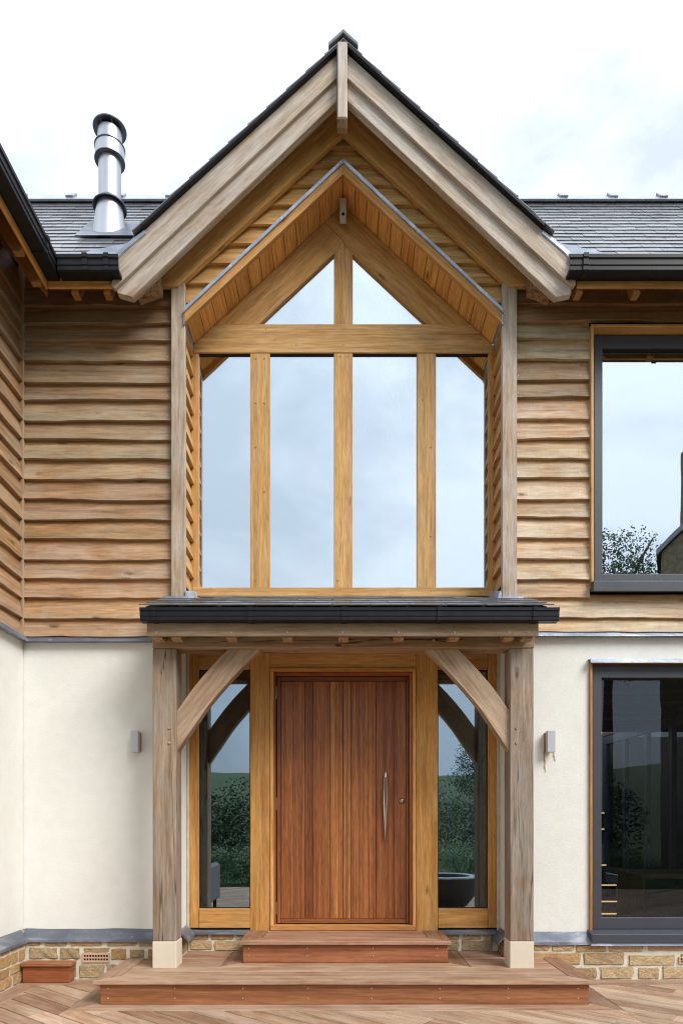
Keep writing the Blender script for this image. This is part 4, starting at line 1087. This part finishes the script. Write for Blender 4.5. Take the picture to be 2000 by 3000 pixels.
for pxp in (466, 519, 680, 843, 1005, 1166, 1327, 1486, 1540):
    x = X(pxp, 4.75)
    prism('rafter', [(Y(4.706), Z(1872, 4.71)), (Y(4.706), pz(4.706) - .037), (.05, pz(5.24) - .037), (.05, pz(5.24) - .12), (Y(4.8), Z(1872, 4.71))], x - .034, x + .034, 'beam', proof, math.atan(PSL), plane='yz', bevel=.002, color=(1.25, 1.15, 1.0))
nails_on(proof, [(X(a, 4.68), Y(4.68), Z(1852, 4.68)) for a in (459, 677, 842, 1003, 1167, 1331, 1492, 1547)], .004)
# lead saddles at the corner post feet
for sgn in (-1, 1):
    xa, xb = (X(476, 5.1), X(541, 5.1)) if sgn < 0 else (X(1471, 5.1), X(1536, 5.1))
    box('lead_saddle', xa, xb, Y(5.125), -.045, Z(1771, 5.1), Z(1742, 5.1), 'lead', proof, 'x', .004, (2.2, 2.1, 2.0))
    xs = (X(541, 5.12), X(563, 5.3)) if sgn < 0 else (X(1449, 5.3), X(1471, 5.12))
    bm = bmesh.new()
    s_ = sgn
    xa = -s_ * 0
    base = [(s_ * 1.186, Y(5.125), 2.845), (s_ * 1.186, Y(5.44), 2.98), (s_ * 1.186, Y(5.44), 3.04), (s_ * 1.186, Y(5.125), 2.935)]
    inn = [(s_ * 1.150, Y(5.125), 2.845), (s_ * 1.150, Y(5.44), 2.975), (s_ * 1.176, Y(5.44), 3.04), (s_ * 1.178, Y(5.125), 2.935)]
    A = [bm.verts.new(p) for p in base]; B = [bm.verts.new(p) for p in inn]
    bm.faces.new(A); bm.faces.new(B)
    for i in range(4): bm.faces.new((A[i], A[(i + 1) % 4], B[(i + 1) % 4], B[i]))
    from_bm('lead_upstand', bm, 'lead', proof, color=(2.0, 2.05, 2.1))
sweep('lead_apron', [(0, .02), (.006, .02), (.05, -.010), (.05, -.016), (0, .0)], 2.30, 'lead', proof, (-1.15, .268, 2.978), 'front', .003, 40, (1.3, 1.2, 1.1))

# --- door screen at D = 5.46
DF = 5.46; yf = Y(DF)
zl0, zl1 = Z(2719, DF), 2.64
dfr = box('door_frame', X(792, DF), X(1218, DF), yf + .003, yf + .12, Z(1957, DF) , zl1 - .001, 'oak_warm', house, 'x', .004, (1.0, .93, .85))
box('jamb', X(733, DF), X(792, DF) - .001, yf, yf + .12, .321, zl1, 'oak', dfr, 'z', .004, (.98, .82, .58))
box('jamb', X(1218, DF) + .001, X(1282, DF), yf, yf + .12, .321, zl1, 'oak', dfr, 'z', .004, (1.02, .86, .62))
# trim round the door
tz = Z(1957, DF); tx0, tx1 = X(792, DF), X(1218, DF); tb = Z(2712, DF)
box('trim', tx0 + .001, tx0 + .026, yf - .010, yf + .05, tb, tz - .026, 'oak', dfr, 'z', .003, (1.25, 1.12, .95))
box('trim', tx1 - .026, tx1 - .001, yf - .010, yf + .05, tb, tz - .026, 'oak', dfr, 'z', .003, (1.25, 1.12, .95))
box('trim', tx0 + .001, tx1 - .001, yf - .010, yf + .05, tz - .025, tz - .001, 'oak', dfr, 'x', .003, (1.0, .80, .60))
lx0, lx1, lz0, lz1 = X(811, 5.53), X(1196, 5.53), Z(2705, 5.53), Z(1983, 5.53)
box('lining', tx0 + .027, lx0 - .005, yf + .03, yf + .13, tb, tz - .027, 'door', dfr, 'z', .003, (1.25, 1.2, 1.15))
box('lining', lx1 + .005, tx1 - .027, yf + .03, yf + .13, tb, tz - .027, 'door', dfr, 'z', .003, (1.7, 1.75, 1.7))
box('lining', lx0 - .004, lx1 + .004, yf + .03, yf + .13, lz1 + .005, tz - .027, 'door', dfr, 'x', .003, (1.35, 1.3, 1.2))
box('threshold', tx0, tx1, yf - .012, yf + .14, H2 + .001, lz0 - .006, 'oak', dfr, 'x', .004, (1.0, .78, .58))
door = box('front_door', lx0, lx1, yf + .078, yf + .12, lz0, lz1, 'dark', house, bevel=0)
tag(door, 'reddish brown boarded front door with a long pull handle')
ed = [160, 190, 285, 375, 433, 568, 632, 665, 723, 860, 918, 1052, 1148, 1165]
dcol = [(.95, .92, .9), (1.08, 1.02, .95), (1.25, 1.3, 1.3), (.72, .62, .6), (1.2, 1.2, 1.1), (1.7, 1.95, 1.9), (1.45, 1.6, 1.5), (1.5, 1.75, 1.7), (1.35, 1.4, 1.3), (1.5, 1.55, 1.4), (1.0, .92, .9), (.95, .88, .88), (1.05, 1.0, .95)]
mxp = lambda v_: X(750 + v_ / 2.613, 5.53)
zb_, zt_ = Z(1900 + 2067 / 2.613, 5.53), Z(1900 + 252 / 2.613, 5.53)
yd = yf + .068
for i in range(len(ed) - 1):
    full = i in (0, len(ed) - 2)
    g_ = .004 if (i not in (2, 6)) else .0004
    xa, xb = max(lx0, mxp(ed[i])), min(lx1, mxp(ed[i + 1]))
    box('door_board', xa + g_ * .6, xb - .0016 * .6, yd, yd + .02, lz0 + .002 if full else zb_ + .0015, lz1 - .002 if full else zt_ - .0015, 'door', door, 'z', .0015, tuple(c_ * .6 + m_ * .4 for c_, m_ in zip(dcol[i], (1.15, 1.12, 1.05))))
box('door_rail', mxp(190) + .001, mxp(1148) - .001, yd, yd + .02, lz0 + .002, zb_ - .001, 'door', door, 'x', .0015, (1.05, 1.0, .95))
box('door_rail', mxp(190) + .001, mxp(1148) - .001, yd, yd + .02, zt_ + .001, lz1 - .002, 'door', door, 'x', .0015, (.85, .8, .8))
for pyh in (2030, 2355, 2660):
    o = lathe('hinge', [(0, -.05), (.009, -.05), (.009, .05), (0, .05)], 'bronze', door, (lx0 - .004, yd - .004, Z(pyh, 5.53)), n=10)
# handle: a long leaf shape
hx = X(1129, 5.5); hz0, hz1 = Z(2464.5, 5.5), Z(2260, 5.5); hl = hz1 - hz0
def leaf(name, s0, s1, wmax, y0, dome, mat, parent):
    bm = bmesh.new(); rows_ = []; n = 22
    for i in range(n + 1):
        s = i / n
        w = wmax * (math.sin(math.pi * min(1, s) ** .62) ** .85) if 0 < s < 1 else .0004
        z = hz1 - hl * (s0 + (s1 - s0) * s)
        arc = -.02 * math.sin(math.pi * (s0 + (s1 - s0) * s))
        rows_.append([bm.verts.new((hx - .002 * s + w * t_, y0 + arc - dome * (1 - t_ * t_), z)) for t_ in (-1, -.6, 0, .6, 1)] + [bm.verts.new((hx - .002 * s + w * t_, y0 + arc + .008, z)) for t_ in (1, -1)])
    for i in range(n):
        for j in range(7): bm.faces.new((rows_[i][j], rows_[i + 1][j], rows_[i + 1][(j + 1) % 7], rows_[i][(j + 1) % 7]))
    return from_bm(name, bm, mat, parent, smooth=True)
hd = leaf('handle', 0, 1, .0185, yd - .022, .007, 'nickel', door)
leaf('handle_inlay', .07, .60, .0120, yd - .0305, .004, 'leather', door)
bm = bmesh.new()
for s in (.2, .75): tube(bm, (hx, yd + .002, hz1 - hl * s), (hx, yd - .04, hz1 - hl * s), .008, .008, 10)
from_bm('handle_stem', bm, 'nickel', door)
RX = Matrix.Rotation(R(90), 4, 'X')
lathe('lock', [(0, .020), (.010, .020), (.011, .012), (.018, .010), (.024, .003), (.025, 0)], 'bronze', door, (X(1176.7, 5.52), yd, Z(2346.6, 5.52)), n=24, axis=RX)
lathe('lock_cylinder', [(0, .0235), (.006, .0235), (.0065, .019)], 'nickel', door, (X(1176.7, 5.52), yd, Z(2346.6, 5.52)), n=16, axis=RX)
# sidelights
for sgn in (-1, 1):
    if sgn < 0: so0, so1, sg0, sg1 = -1.232, X(583, DF), X(583, DF), X(733, DF) - .001
    else: so0, so1, sg0, sg1 = X(1429, DF), 1.232, X(1282, DF) + .001, X(1429, DF)
    g0, g1 = Z(2662, DF), Z(1961, DF)
    sl = box('sidelight', so0 + .0005, so1 - .0005, yf + .002, yf + .12, zl0, zl1 - .004, 'oak', house, 'z', .004, (.98, .80, .56))
    tag(sl, 'narrow glazed sidelight in oak beside the front door')
    box('bottom_rail', sg0 + .001, sg1 - .001, yf - .003, yf + .12, zl0, g0, 'oak', sl, 'x', .004, (1.02, .86, .64))
    box('top_rail', sg0 + .001, sg1 - .001, yf + .002, yf + .12, g1, zl1 - .003, 'oak_warm', sl, 'x', .004, (.85, .78, .7))
    box('pane', sg0 - .004, sg1 + .004, yf + .030, yf + .036, g0 - .006, g1 + .006, 'glass_side', sl, bevel=0)
    # inner rebate
    fr = frame_ring('rebate', [(sg0 - .002, g0 - .002), (sg1 + .002, g0 - .002), (sg1 + .002, g1 + .002), (sg0 - .002, g1 + .002)], [(sg0 + .006, g0 + .007), (sg1 - .006, g0 + .007), (sg1 - .006, g1 - .007), (sg0 + .006, g1 - .007)], yf + .020, yf + .029, 'dark', sl)
    frame_ring('inner_lining', [(sg0 - .02, g0 - .02), (sg1 + .02, g0 - .02), (sg1 + .02, g1 + .02), (sg0 - .02, g1 + .02)], [(sg0 + .002, g0 + .002), (sg1 - .002, g0 + .002), (sg1 - .002, g1 - .002), (sg0 + .002, g1 - .002)], yf + .125, yf + .33, 'oak', sl)

# --- casement windows on the right
def casement(name, D, lining, frame, gl, mat_glass, label, lintel_lead=False, sill=None):
    y0 = Y(D); (fx0, fx1, fz0, fz1) = frame; (gx0, gx1, gz0, gz1) = gl
    w = frame_ring(name, [(fx0, fz0), (fx1, fz0), (fx1, fz1), (fx0, fz1)], [(gx0, gz0), (gx1, gz0), (gx1, gz1), (gx0, gz1)], y0, y0 + .08, 'frame', house)
    bv = w.modifiers.new('bevel', 'BEVEL'); bv.width = .004; bv.segments = 2; bv.limit_method = 'ANGLE'
    tag(w, label)
    frame_ring('gasket', [(gx0 - .004, gz0 - .004), (gx1 + .004, gz0 - .004), (gx1 + .004, gz1 + .004), (gx0 - .004, gz1 + .004)], [(gx0 + .006, gz0 + .004), (gx1 - .006, gz0 + .004), (gx1 - .006, gz1 - .010), (gx0 + .006, gz1 - .010)], y0 + .022, y0 + .032, 'dark', w)
    box('pane', gx0 - .006, gx1 + .006, y0 + .034, y0 + .040, gz0 - .006, gz1 + .006, mat_glass, w, bevel=0)
    return w
DU = 5.245; DL = 5.165
wu = casement('casement_window', DU, None, (X(1739, DU), 3.55, Z(1712, DU), Z(981, DU)), (X(1764, DU), 3.48, Z(1681, DU), Z(1019, DU)), 'glass_up', 'upstairs window with dark grey frame')
uzb, uzt = Z(1722, DL), Z(949, DL)
box('lining', X(1730, DL), X(1738.5, DL), Y(DL), .13, uzb, uzt - .022, 'oak', wu, 'z', .003, (1.05, 1.02, 1.0))
box('lining', X(1730, DL), 3.57, Y(DL), .13, uzt - .020, uzt, 'oak', wu, 'x', .003, (1.0, .90, .75))
box('lining', 3.552, 3.57, Y(DL), .13, uzb, uzt - .022, 'oak', wu, 'z', .003)
z_ = Z(1712, DU) - .001
prism('sill', [(.13, z_), (Y(5.125), z_ - .014), (Y(5.118), z_ - .018), (Y(5.118), Z(1732, 5.118)), (Y(5.13), Z(1732, 5.118)), (.13, z_ - .04)], X(1737, 5.118), 3.57, 'frame', wu, plane='yz', bevel=.003)
DM = 5.255; DN = 5.222
wd = casement('casement_window', DM, None, (X(1735, DM), 3.53, Z(2722, DM), Z(1945, DM)), (X(1761, DM), 3.45, Z(2688, DM), Z(1986, DM)), 'glass_low', 'ground floor window with dark grey frame')
box('lining', X(1727, DN), X(1734.5, DN), Y(DN), .12, Z(2742, DN), Z(1945, DN) + .012, 'oak', wd, 'z', .003, (.85, .70, .55))
box('lining', X(1727, DN), 3.56, Y(DN), .12, Z(1944, DN) + .002, Z(1940, DN) + .008, 'oak', wd, 'x', .002, (.7, .55, .4))
sweep('lead_head', [(0, .028), (.055, .018), (.062, -.012), (.056, -.012), (.05, .010), (0, .018)], 1.72, 'lead', wd, (X(1726, DN) - .005, .056, Z(1940, DN)), 'front', .002, 20, (1.6, 1.65, 1.7))
z_ = Z(2722, DM)
prism('sill', [(.12, z_ - .001), (.05, z_ - .002), (-.02, z_ - .016), (-.045, z_ - .02), (-.045, z_ - .088), (-.03, z_ - .088), (.12, z_ - .06)], X(1732, 5.15), 3.56, 'frame', wd, plane='yz', bevel=.003)
sweep('lead_apron', [(0, .02), (.05, .012), (.056, -.018), (.050, -.018), (0, -.012)], 1.7, 'lead', wd, (1.87, .02, Z(2765, 5.15)), 'front', .003, 30, (2.0, 2.0, 2.05))

# --- interior seen through the glass
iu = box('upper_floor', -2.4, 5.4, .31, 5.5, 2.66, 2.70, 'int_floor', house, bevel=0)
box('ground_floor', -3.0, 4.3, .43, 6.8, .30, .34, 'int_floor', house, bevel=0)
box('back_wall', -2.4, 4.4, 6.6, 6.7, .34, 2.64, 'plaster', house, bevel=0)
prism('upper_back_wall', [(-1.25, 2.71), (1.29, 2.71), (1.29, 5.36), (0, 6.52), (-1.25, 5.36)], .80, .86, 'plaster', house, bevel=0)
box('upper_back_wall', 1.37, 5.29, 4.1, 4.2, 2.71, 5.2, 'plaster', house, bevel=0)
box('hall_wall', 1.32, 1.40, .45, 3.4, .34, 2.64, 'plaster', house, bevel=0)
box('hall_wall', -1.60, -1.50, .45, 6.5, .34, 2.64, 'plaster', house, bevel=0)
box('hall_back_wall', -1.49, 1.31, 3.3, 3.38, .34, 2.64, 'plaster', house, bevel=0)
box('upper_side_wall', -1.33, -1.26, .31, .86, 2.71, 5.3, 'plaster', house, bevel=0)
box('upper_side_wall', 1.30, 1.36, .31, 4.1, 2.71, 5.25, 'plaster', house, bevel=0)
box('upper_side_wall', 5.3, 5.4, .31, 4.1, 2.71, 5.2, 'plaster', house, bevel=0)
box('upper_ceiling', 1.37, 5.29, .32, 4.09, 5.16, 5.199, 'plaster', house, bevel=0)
# side wall with folding doors
XW = 4.3; by = [3.05, 3.78, 4.52, 5.26, 6.0]
sd = box('folding_doors', XW, XW + .07, 3.0, 6.08, 2.44, 2.58, 'frame', house, 'y', .004)
box('door_rail', XW, XW + .07, 3.0, 6.08, .35, .45, 'frame', sd, 'y', .004)
for i, a in enumerate(by): box('door_stile', XW, XW + .07, a - .055, a + .055, .451, 2.439, 'frame', sd, 'z', .004)
for a, b2 in zip(by, by[1:]): box('pane', XW + .03, XW + .036, a + .05, b2 - .05, .44, 2.45, 'glass_low', sd, bevel=0)
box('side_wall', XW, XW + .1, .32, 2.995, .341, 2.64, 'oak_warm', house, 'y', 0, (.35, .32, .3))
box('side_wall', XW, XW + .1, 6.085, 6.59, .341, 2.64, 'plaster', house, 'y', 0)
box('door_head', XW - .02, XW + .1, 3.0, 6.08, 2.581, 2.65, 'oak_warm', house, 'y', 0, (.6, .55, .5))
for k in range(4): box('ceiling_beam', 1.45, 4.29, 1.1 + k * 1.25, 1.25 + k * 1.25, 2.52, 2.655, 'oak_warm', house, 'x', .004, (.45, .4, .36))
# staircase with lit treads
stc = box('staircase', 1.41, 1.45, 1.0, 3.29, .341, 1.60, 'plaster', house, bevel=0)
for k, (zt, xr) in enumerate(zip((.375, .455, .585, .765, .945, 1.125, 1.305), (2.51, 2.62, 2.72, 2.72, 2.74, 2.9, 3.0))):
    ya = 1.02 + .26 * k; zp = (.341, .375, .455, .585, .765, .945, 1.125)[k]
    box('stair_tread', 1.46, xr, ya, ya + .30, zt - .03, zt, 'riser', stc, 'x', .003, (.5, .5, .5))
    if zt - .031 - zp > .004: box('stair_riser', 1.46, xr - .02, ya + .03, ya + .045, zp + .001, zt - .031, 'int_floor', stc, 'x', 0)
    box('led_strip', 1.46, xr - .03, ya - .012, ya - .002, zt - .020, zt - .008, 'led', stc, bevel=0)
# long low bench by the window
bn = empty('low_bench', (3.2, .9, .34), 'long low timber bench behind the ground floor window', 'bench')
box('seat', 2.58, 4.2, .75, 1.30, .70, .745, 'riser', bn, 'x', .004, (.75, .72, .70))
box('side_panel', 2.60, 2.64, .78, 1.28, .341, .699, 'riser', bn, 'z', .003, (.4, .4, .4))
box('side_panel', 4.12, 4.16, .78, 1.28, .341, .699, 'riser', bn, 'z', .003, (.4, .4, .4))
box('front_panel', 2.65, 4.11, .80, .82, .341, .699, 'dark', bn, 'x', .003)

# ------------------------------------------------------------------ wall lamps
def wall_lamp(pxa, pxb, label, inner):
    D1_, Dw = 5.166, 5.245
    xa, xb = sorted((X(pxa, D1_), X(pxb, D1_)))
    e = empty('wall_lamp', ((xa + xb) / 2, .053, Z(2203.5, D1_)), label, 'lamp')
    box('housing', xa, xb, Y(D1_), Y(D1_) + .05, Z(2203.5, D1_), Z(2140, D1_), 'lamp', e, 'z', .003)
    wa, wb = (xa + .012, xb + .004) if inner > 0 else (xa - .004, xb - .012)
    box('mounting_block', wa, wb, Y(D1_) + .0505, .0535, Z(2203, 5.22), Z(2146, 5.22), 'oak', e, 'z', .003, (.8, .62, .42))
    return e
wall_lamp(383, 405, 'small grey wall lamp on oak block on the render beside the corner wing', 1)
wall_lamp(1602.5, 1626, 'small grey wall lamp on oak block with rust streaks below, beside the grey window', -1)
e = empty('spot_lamp', (.0, Y(5.40), Z(633, 5.36)), 'small pale grey spot lamp under the peak of the window hood', 'lamp')
box('housing', X(995.4, 5.36), X(1014, 5.36), Y(5.33), Y(5.435), Z(633, 5.36), Z(588, 5.36), 'lamp', e, 'z', .004, (1.15, 1.1, 1.0))
lathe('lens', [(0, .004), (.012, .004), (.013, 0)], 'dark', e, (X(1005, 5.33), Y(5.33) + .001, Z(627, 5.33)), n=16, axis=RX)

# ------------------------------------------------------------------ things on the deck behind the viewer, seen in the glass
fb = empty('fire_bowl', (1.40, Y(1.65), 0), 'wide round dark fire bowl with pale rim, mirrored in the sidelight', 'fire bowl')
M['bowl'] = plain('dark_concrete', (.05, .05, .052), .6, var=.15)
M['rim'] = plain('pale_concrete', (.42, .44, .46), .5, var=.08)
lathe('bowl', [(0, 0.002), (.20, .002), (.30, .05), (.40, .18), (.455, .36), (.46, .43), (.33, .43), (.29, .33), (0, .28)], 'bowl', fb, (1.40, Y(1.65), 0), 48)
lathe('rim', [(.33, .431), (.462, .431), (.466, .44), (.46, .45), (.335, .45), (.33, .44)], 'rim', fb, (1.40, Y(1.65), 0), 48)
ch = empty('garden_chair', (-2.12, Y(1.9), 0), 'grey woven garden chair, mirrored in the sidelight', 'chair')
M['weave'] = plain('grey_weave', (.16, .155, .15), .8, var=.3, vscale=60, bump=.6, bscale=120)
box('seat', -2.42, -1.82, Y(1.6), Y(2.2), .30, .42, 'weave', ch, bevel=.03)
box('backrest', -2.42, -1.82, Y(1.45), Y(1.58), .30, .86, 'weave', ch, bevel=.04)
box('armrest', -2.54, -2.43, Y(1.45), Y(2.2), .12, .62, 'weave', ch, bevel=.04); box('armrest', -1.81, -1.70, Y(1.45), Y(2.2), .12, .62, 'weave', ch, bevel=.04)
for x in (-2.47, -1.77):
    for d in (1.5, 2.15): box('leg', x - .02, x + .02, Y(d) - .02, Y(d) + .02, .001, .125, 'dark', ch)

# trees, hedge and barn mirrored in the glass
def leafmat(name, a, b2):
    m, t, b = nt(name); nb = NB(t); v, c_, oi = coords(nb)
    f = nb.noise(v, 2.0, 4); nb.link(nb.mix(1.0, nb.ramp(f, [(.3, a), (.7, b2)]), oi.outputs['Color'], 'MULTIPLY'), b.inputs['Base Color']); b.inputs['Roughness'].default_value = .6
    return m
M['leaf'] = leafmat('leaves', (.025, .055, .012), (.07, .12, .028)); M['bark'] = plain('bark', (.10, .075, .055), .9, var=.3, vscale=12)
def crown_mesh(rx, rz, n, leaf_s, seed):
    rr = random.Random(seed); bm = bmesh.new(); cl_ = []
    for i in range(16):
        a = rr.uniform(0, 6.28); z = rr.uniform(-.8, .9); r_ = math.sqrt(max(0, 1 - z * z)) * rr.uniform(.3, .8)
        cl_.append((Vector((math.cos(a) * r_ * rx, math.sin(a) * r_ * rx, z * rz * .75)), rr.uniform(.3, .55)))
    for i in range(n):
        c, q = rr.choice(cl_); d = Vector((rr.gauss(0, 1), rr.gauss(0, 1), rr.gauss(0, 1))).normalized()
        p = c + Vector((d.x * rx * q, d.y * rx * q, d.z * rz * q)) * rr.uniform(.6, 1.0)
        a = Vector((rr.gauss(0, 1), rr.gauss(0, 1), rr.gauss(0, 1))).normalized() * leaf_s; b2 = a.orthogonal().normalized() * leaf_s * .6
        bm.faces.new([bm.verts.new(p + w) for w in (a, b2, -a, -b2)])
    me = bpy.data.meshes.new('crown'); bm.to_mesh(me); bm.free(); me.materials.append(M['leaf']); return me
CR = [crown_mesh(1, 1, 9000, .021, s) for s in range(3)]; SH = [crown_mesh(1, 1, 5000, .032, 20 + s) for s in range(3)]
def tree(x, y, h, r_, label, k, colr=(1, 1, 1), hc=.62):
    z0 = hill(x, y); e = empty('tree', (x, y, z0), label, 'tree', 'trees mirrored in the windows')
    bm = bmesh.new(); tube(bm, (x, y, z0 - .1), (x + .1, y, z0 + h * hc), h * .022, h * .010, 9)
    rr = random.Random(k)
    for i in range(6):
        a = rr.uniform(0, 6.28); s = hc - rr.uniform(.08, .25); tube(bm, (x, y, z0 + h * s), (x + math.cos(a) * r_ * .7, y + math.sin(a) * r_ * .7, z0 + h * (s + .25)), h * .008, h * .003, 6)
    from_bm('trunk', bm, 'bark', e)
    o = bpy.data.objects.new('crown', CR[k % 3]); o.color = (*colr, 1); put(o, e, Matrix.Translation((x, y, z0 + h * hc)) @ Matrix.Rotation(k * 1.3, 4, 'Z') @ Matrix.Diagonal((r_, r_, h * (1.02 - hc), 1)))
def shrub(x, y, h, r_, label, k, colr=(1, 1, 1)):
    z0 = hill(x, y); e = empty('shrub', (x, y, z0), label, 'shrub', 'shrubs along the deck edge')
    bm = bmesh.new()
    rr = random.Random(k)
    for i in range(5):
        a = rr.uniform(0, 6.28); tube(bm, (x, y, z0 - .05), (x + math.cos(a) * r_ * .5, y + math.sin(a) * r_ * .5, z0 + h * .6), .02, .008, 5)
    from_bm('stem', bm, 'bark', e)
    o = bpy.data.objects.new('foliage', SH[k % 3]); o.color = (*colr, 1); put(o, e, Matrix.Translation((x, y, z0 + h * .5)) @ Matrix.Rotation(k * .9, 4, 'Z') @ Matrix.Diagonal((r_, r_, h * .56, 1)))
tree(10.4, -21.5, 12.6, 2.3, 'tall slim tree with a high crown standing beside the stone barn', 1, (.9, .95, .9), .78)
tree(14.0, -62, 8, 4.2, 'rounded hedgerow tree on the hill crest above the meadow', 2, (.8, .9, .9)); tree(24, -66, 7, 3.6, 'rounded hedgerow tree on the hill crest above the meadow', 0, (.8, .9, .9))
tree(26, 9, 7, 3.4, 'single field tree seen through the folding doors', 4, (.9, 1, .9))
hp = [(-9.0, -15.5, 2.3, 1.9), (-6.2, -16.5, 2.0, 1.8), (-3.9, -17, 2.5, 1.7), (-1.4, -16.0, 1.9, 1.6), (1.2, -17, 2.2, 1.7), (3.6, -16, 2.5, 1.6), (5.8, -17.2, 2.2, 1.9), (8.4, -18.6, 2.8, 2.2)]
for i, (x, y, h, r_) in enumerate(hp): shrub(x, y, h, r_, 'dark green hedge shrub in the row beyond the lawn', i, (.75, .8, .7))
hp = [(-6.0, -8.6, .9, .9), (-4.6, -8.2, .8, .8), (-3.3, -8.6, .95, .8), (-2.0, -8.3, .75, .75), (1.3, -8.4, .7, .7), (2.5, -8.2, .85, .8), (3.9, -8.5, .8, .8), (5.2, -8.3, .9, .85)]
for i, (x, y, h, r_) in enumerate(hp): shrub(x, y, h, r_, 'low bright green leafy shrub at the edge of the deck', i + 20, (1.3, 1.45, 1.2))
bn2 = empty('stone_barn', (12.6, -16, hill(12, -17)), 'brown stone barn with slate roof and chimney, mirrored in the upstairs window', 'barn')
M['barn_stone'] = plain('barn_stone', (.16, .125, .085), .9, var=.4, vscale=9, bump=.8, bscale=12)
prism('wall', [(8.1, -.2), (12.1, -.2), (12.1, 8.0), (10.1, 9.7), (8.1, 8.0)], -16, -12, 'barn_stone', bn2, bevel=.02)
for s_ in (-1, 1):
    prism('roof', [(10.1, 9.72), (10.1 + s_ * 2.12, 7.92), (10.1 + s_ * 2.12, 8.06), (10.1, 9.90)], -16.1, -11.9, 'slate', bn2, bevel=0)
box('chimney', 8.55, 9.1, -12.9, -12.3, 8.4, 10.6, 'barn_stone', bn2, bevel=.02)
for o in bn2.children:      # turned so that its gable faces the house corner
    Rb = Matrix.Translation((8.1, -12, 0)) @ Matrix.Rotation(R(27), 4, 'Z') @ Matrix.Translation((-8.1, 12, 0))
    o.matrix_basis = world_of(bn2).inverted() @ Rb @ world_of(o)
# grass beyond the deck: one mass
bm = bmesh.new(); rr = random.Random(5)
for i in range(9000):
    x = rr.uniform(-12, 12); y = rr.uniform(-17, -6.8); z = hill(x, y); h = rr.uniform(.05, .16); a = rr.uniform(0, 6.28)
    dx, dy = math.cos(a) * .012, math.sin(a) * .012
    bm.faces.new([bm.verts.new(c) for c in ((x - dx, y - dy, z), (x + dx, y + dy, z), (x + rr.uniform(-.05, .05), y + rr.uniform(-.05, .05), z + h))])
o = from_bm('grass', bm, 'leaf', None, color=(1.5, 1.6, 1.2)); tag(o, 'short green grass on the lawn beyond the deck', 'grass', kind='stuff')
print('deck boards', nd, 'objects', len(bpy.data.objects))
